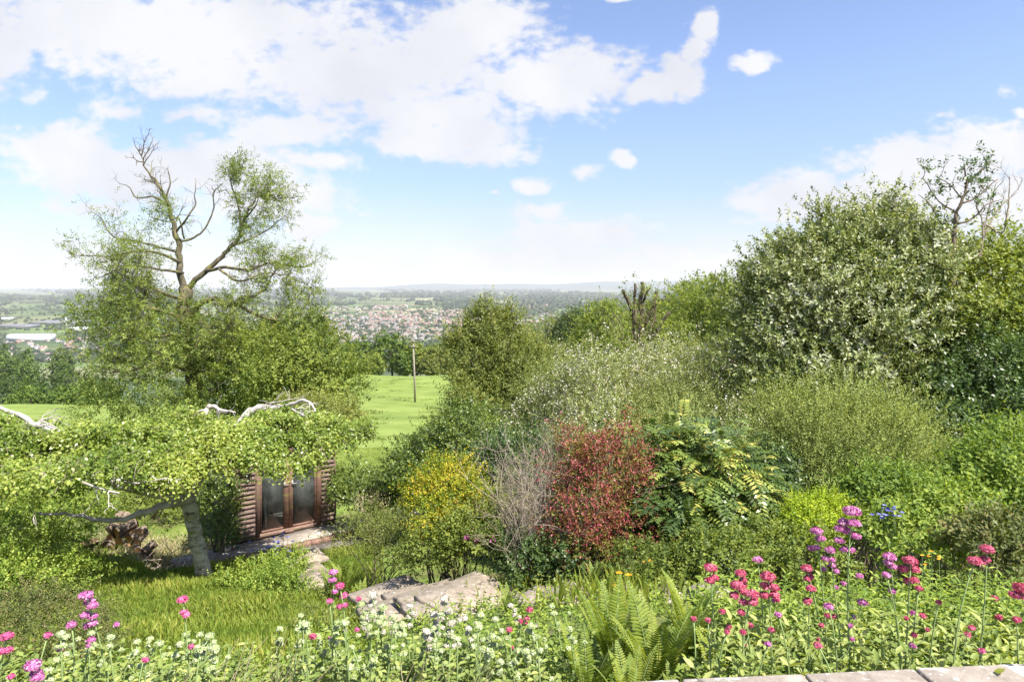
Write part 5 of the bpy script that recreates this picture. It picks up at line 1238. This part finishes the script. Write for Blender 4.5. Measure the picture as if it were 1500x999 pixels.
V_ = [  # px, py, d, colour, radius, tiers, lean, label
    (126, 872, 3.25, 'magenta', .042, 4, .08, 'tall mauve pink valerian with stacked flower tiers at the lower left'), (268, 878, 3.3, 'pink', .030, 2, .01, 'slim deep pink valerian standing alone in front of the lawn'), (488, 838, 3.6, 'magenta', .028, 3, -.02, 'magenta valerian in front of the path fern'), (498, 858, 3.5, 'pink', .026, 3, .0, 'second magenta valerian, slightly right in front of the path fern'),
    (48, 975, 2.85, 'magenta', .045, 2, .0, 'large mauve valerian head in the bottom left corner'), (10, 932, 3.0, 'pink', .030, 2, .0, 'pink valerian at the left edge of the photo'), (70, 930, 3.15, 'pink', .020, 1, .02, 'small pink valerian between the mauve heads at lower left'), (105, 915, 3.2, 'magenta', .026, 1, .02, 'flat mauve valerian head left of the tall one'), (483, 880, 3.5, 'pink', .018, 1, .0, 'small pink valerian beneath the magenta pair'),
    (1248, 750, 3.55, 'magenta', .058, 5, .02, 'tallest magenta valerian on the right with a big domed head'), (1196, 778, 3.7, 'magenta', .040, 3, .08, 'magenta valerian left of the tallest one'), (1216, 806, 3.5, 'magenta', .032, 3, .1, 'mauve valerian below and left of the tallest one'), (1110, 820, 3.9, 'magenta', .034, 1, .02, 'round mauve valerian head among the red ones'),
    (1041, 832, 3.6, 'red', .040, 2, .06, 'leftmost crimson valerian of the right hand group'), (1085, 840, 3.5, 'red', .036, 3, .06, 'crimson valerian second from the left in the right group'), (1080, 858, 3.4, 'red', .040, 2, .04, 'crimson valerian low in front of the second one'), (1125, 845, 3.3, 'red', .046, 3, .05, 'biggest crimson valerian head in the right group'), (1102, 870, 3.25, 'red', .038, 2, .03, 'crimson valerian under the biggest head'), (1182, 833, 3.55, 'red', .036, 2, .05, 'crimson valerian between the biggest head and the tallest magenta'),
    (1188, 862, 3.3, 'red', .030, 2, .05, 'small crimson valerian below the middle one'), (1214, 888, 3.2, 'magenta', .026, 1, .03, 'small round magenta valerian in the middle of the right bed'), (1303, 816, 3.4, 'magenta', .036, 2, .06, 'mauve valerian right of the tallest one'), (1334, 822, 3.3, 'red', .042, 3, .0, 'crimson valerian right of the mauve one'), (1298, 842, 3.2, 'magenta', .022, 1, .04, 'small mauve valerian under the mauve one'),
    (1446, 805, 3.2, 'red', .042, 2, -.04, 'crimson valerian near the right edge'), (1428, 822, 3.1, 'red', .032, 1, -.02, 'crimson valerian head just left of and below the right edge one'), (1496, 862, 3.05, 'red', .042, 2, .0, 'crimson valerian cut by the right edge'), (1346, 862, 3.3, 'red', .022, 1, .0, 'small faded crimson valerian below the crimson pair'), (1198, 945, 3.05, 'red', .020, 1, .02, 'dark crimson bud cluster low in the right bed'),
    (1438, 953, 3.1, 'pink', .016, 1, .0, 'tiny purple valerian just above the wall at right'), (1490, 908, 3.1, 'red', .020, 1, .0, 'small crimson valerian low at the right edge'), (1375, 882, 3.2, 'red', .014, 1, .0, 'tiny crimson valerian among the leaves at right'), (1037, 908, 3.4, 'red', .014, 1, .0, 'tiny red valerian right of the ferns'), (1016, 906, 3.5, 'red', .018, 1, .0, 'tiny rust red valerian head over the fern clump'),
    (1140, 900, 3.3, 'magenta', .018, 1, .0, 'tiny mauve valerian under the biggest crimson head'), (1125, 943, 3.1, 'magenta', .016, 1, .0, 'tiny flat mauve valerian low near the wall'), (1065, 925, 3.25, 'red', .014, 1, .0, 'tiny red valerian low beside the narrow fern'), (776, 893, 3.9, 'red', .022, 2, .0, 'single crimson valerian among the white ones'), (746, 922, 3.6, 'red', .020, 1, .0, 'rusty crimson valerian below the single crimson one'), (458, 932, 3.2, 'red', .016, 1, .0, 'tiny pink valerian low in the white mass'), (213, 966, 3.0, 'pink', .014, 1, .0, 'tiny pink valerian at the bottom left centre')]
for (px, py, d, mt, r, ti, ln, lab) in V_:
    valerian(px, py, d, mt, lab, r * .86 * rng.uniform(.85, 1.1), ti, 2 if r > .02 else 0, ln)
for px, py, d, r in [(652, 877, 3.7, .028), (636, 900, 3.8, .024), (662, 913, 3.7, .024), (748, 887, 4.0, .018), (808, 888, 4.0, .018), (545, 872, 4.0, .03), (560, 890, 3.9, .028), (575, 905, 3.8, .026), (530, 885, 4.0, .026), (444, 914, 3.6, .026), (466, 932, 3.5, .016), (600, 888, 4.0, .022), (578, 918, 3.7, .024), (540, 905, 3.8, .022), (625, 925, 3.6, .022), (680, 905, 3.8, .02)]:
    valerian(px, py, d, 'cream' if rng.uniform() < .5 else 'white', 'white flowered valerian in the pale mass left of the ferns', r, 3, 1, .02, name='white_valerian', group='white valerian heads left of the ferns')
for _ in range(62):
    px = rng.choice([rng.uniform(290, 860), rng.uniform(480, 760), rng.uniform(60, 330)]); py = rng.uniform(900, 980) if px > 300 else rng.uniform(925, 985)
    valerian(px, py, rng.uniform(3.0, 3.9), 'cream', 'cream budded valerian in the dense bed along the wall', rng.uniform(.012, .024), rng.integers(1, 4), 1, rng.normal() * .03, name='white_valerian', group='cream valerian in the dense bed')

# leafy stems of the bed
def bed(name, label, n, pxr, dr, Hr, mat, L, Wl, pairs=7, up=.5, lean=.15, keep=None, kind='leaf2', tb=0., cat='plants'):
    d = rng.uniform(*dr, n); px = rng.uniform(*pxr, n); x = (px - 750) / F * d
    if keep is not None:
        k = keep(px, d); d, x = d[k], x[k]; n = len(d)
    h = rng.uniform(*Hr, n); B0 = np.stack([x, d, H(x, d) - .02], -1); dv = nrm(rng.normal(scale=lean, size=(n, 3)) * [1, 1, 0] + Z)
    g = G(); tt = rng.uniform(0, .5, n)
    for j in range(pairs):
        t = (j + .8) / pairs; c_ = B0 + dv * (h * t)[:, None]; a = rng.uniform(0, 6.28, n) if j == 0 else a + 1.57 + rng.normal(size=n) * .2
        for s in (0, math.pi):
            o = np.stack([np.cos(a + s), np.sin(a + s), np.full(n, up * rng.uniform(.6, 1.4))], -1)
            leaves(g, c_, o + rng.normal(scale=.2, size=o.shape), Z - o * .4 * [1, 1, 0] + rng.normal(scale=.2, size=o.shape), L * rng.uniform(.6, 1.15, n) * (1.1 - .4 * t), Wl, 0, np.clip(tt + tb + rng.uniform(0, .5, n), 0, 1), kind, .18, .15)
    for q in range(0, n, 2):
        g.tube([B0[q], B0[q] + dv[q] * h[q]], [.0035, .002], 4, 1, .5, cap=False)
    tag(g.build(name, [M[mat], M['stemgreen']]), label, cat, kind='stuff')
bed('valerian_foliage', 'dense pale green valerian leaves along the right part of the wall', 1000, (1030, 1560), (3.05, 4.2), (.18, .42), 'pale', .08, .022)
bed('bright_foliage', 'bright yellow green leaves mixed into the right bed', 900, (1020, 1560), (3.1, 5.0), (.16, .40), 'fresh', .075, .018, tb=.08)
bed('tall_foliage', 'long upright valerian leaves standing above the right bed', 170, (1040, 1540), (3.1, 4.0), (.34, .56), 'pale', .11, .03, 6, up=.7, lean=.22, tb=.15)
bed('pale_foliage', 'pale leaves and stems of the white valerian bed', 900, (-40, 860), (2.85, 4.2), (.12, .38), 'pale', .07, .026)
bed('herb_foliage', 'bright herb leaves in the left and middle bed', 420, (-40, 900), (2.9, 4.6), (.1, .30), 'fresh', .05, .026, tb=.1)
bed('weed_cover', 'fine weeds and ground cover behind the front bed', 900, (420, 1500), (4.4, 6.6), (.08, .24), 'fresh', .045, .02, 5, tb=.1)
bed('weed_cover', 'leafy ground cover on the slope below the steps', 900, (420, 1500), (6.4, 9.5), (.08, .25), 'olive', .05, .022, 5)
bed('side_cover', 'shaded herbs and ivy along the edges of the lawn', 500, (-100, 330), (6.0, 9), (.06, .16), 'hazel', .05, .03, 4, keep=lambda px, d: px < 140 + (d - 6) * 10)
# dry stalks
g = G()
for _ in range(190):
    px = rng.choice([rng.uniform(150, 700), rng.uniform(300, 430), rng.uniform(560, 720)]); d = rng.uniform(2.9, 3.7); x = (px - 750) / F * d; b = np.array([x, d, h1(x, d)])
    ln = rng.uniform(.2, .55); dv = nrm(np.array([.35 + rng.normal() * .3, rng.normal() * .2, 1]))
    g.tube([b, b + dv * ln * .6, b + (dv + [.1, 0, -.05]) * ln], [.0028, .0012], 4, 0, rng.uniform(0, 1), cap=False)
tag(g.build('dry_stalks', M['straw']), 'bleached dry grass stalks leaning in the front bed', 'stalks', kind='stuff')

# small accents
def posy(name, label, cat, px, py, d, mat, n, spr, fs, stemh=.25, group=None):
    c_ = P(px, py, d); th = thing(name, label, cat, (c_[0], d, h1(c_[0], d)), group)
    for _ in range(n):
        gs = G(); q = c_ + rng.normal(size=3) * np.array([spr, spr, spr * .6]); zb = h1(q[0], q[1]); gs.tube([[q[0], q[1], zb], [q[0] + .01, q[1], (zb + q[2]) / 2], q], [.003, .002], 4, cap=False)
        k = 8; a = np.arange(k) * 6.283 / k; o = np.stack([np.cos(a), np.sin(a) * .8, np.full(k, .35)], -1)
        g = G(); leaves(g, np.tile(q, (k, 1)), o, np.tile(Z, (k, 1)) - o * .5, fs, fs * .7, 0, rng.uniform(0, 1, k), 'kite', .1)
        g.build('flower', M[mat], th); gs.build('stem', M['stemgreen'], th)
posy('bluebell', 'cluster of blue violet bells beside the shed path', 'flower', 400, 800, 11, 'blue', 26, .16, .04)
posy('blue_iris', 'pale blue flower spike right of the tallest magenta valerian', 'flower', 1302, 750, 6.2, 'blue', 22, .055, .026)
posy('orange_poppy', 'two orange yellow poppies under the right side of the crimson shrub', 'flower', 957, 832, 6.4, 'orange', 4, .05, .035)
posy('orange_poppy', 'yellow orange poppies among the tall grass behind the ferns', 'flower', 905, 848, 5.8, 'orange', 3, .05, .035)
posy('white_campion', 'few white flowers by the stone right of the ferns', 'flower', 990, 864, 5.5, 'white', 6, .06, .018)
posy('yellow_flower', 'small yellow flowers behind the red valerian', 'flower', 1355, 815, 5.4, 'orange', 6, .08, .018)
rb = [o for o in bpy.data.objects if o.name.startswith('rose_bush')][0]
for (px, py, d) in [(683, 787, 7.6), (697, 790, 7.6), (719, 786, 7.7), (722, 790, 7.6)]:
    g = G(); c_ = P(px, py, d); u_ = runit(14); leaves(g, np.tile(c_, (14, 1)) + u_ * .006, u_, runit(14), .042, .034, 0, rng.uniform(0, .7, 14), 'kite', .15); g.build('flower', M['magenta'], rb)
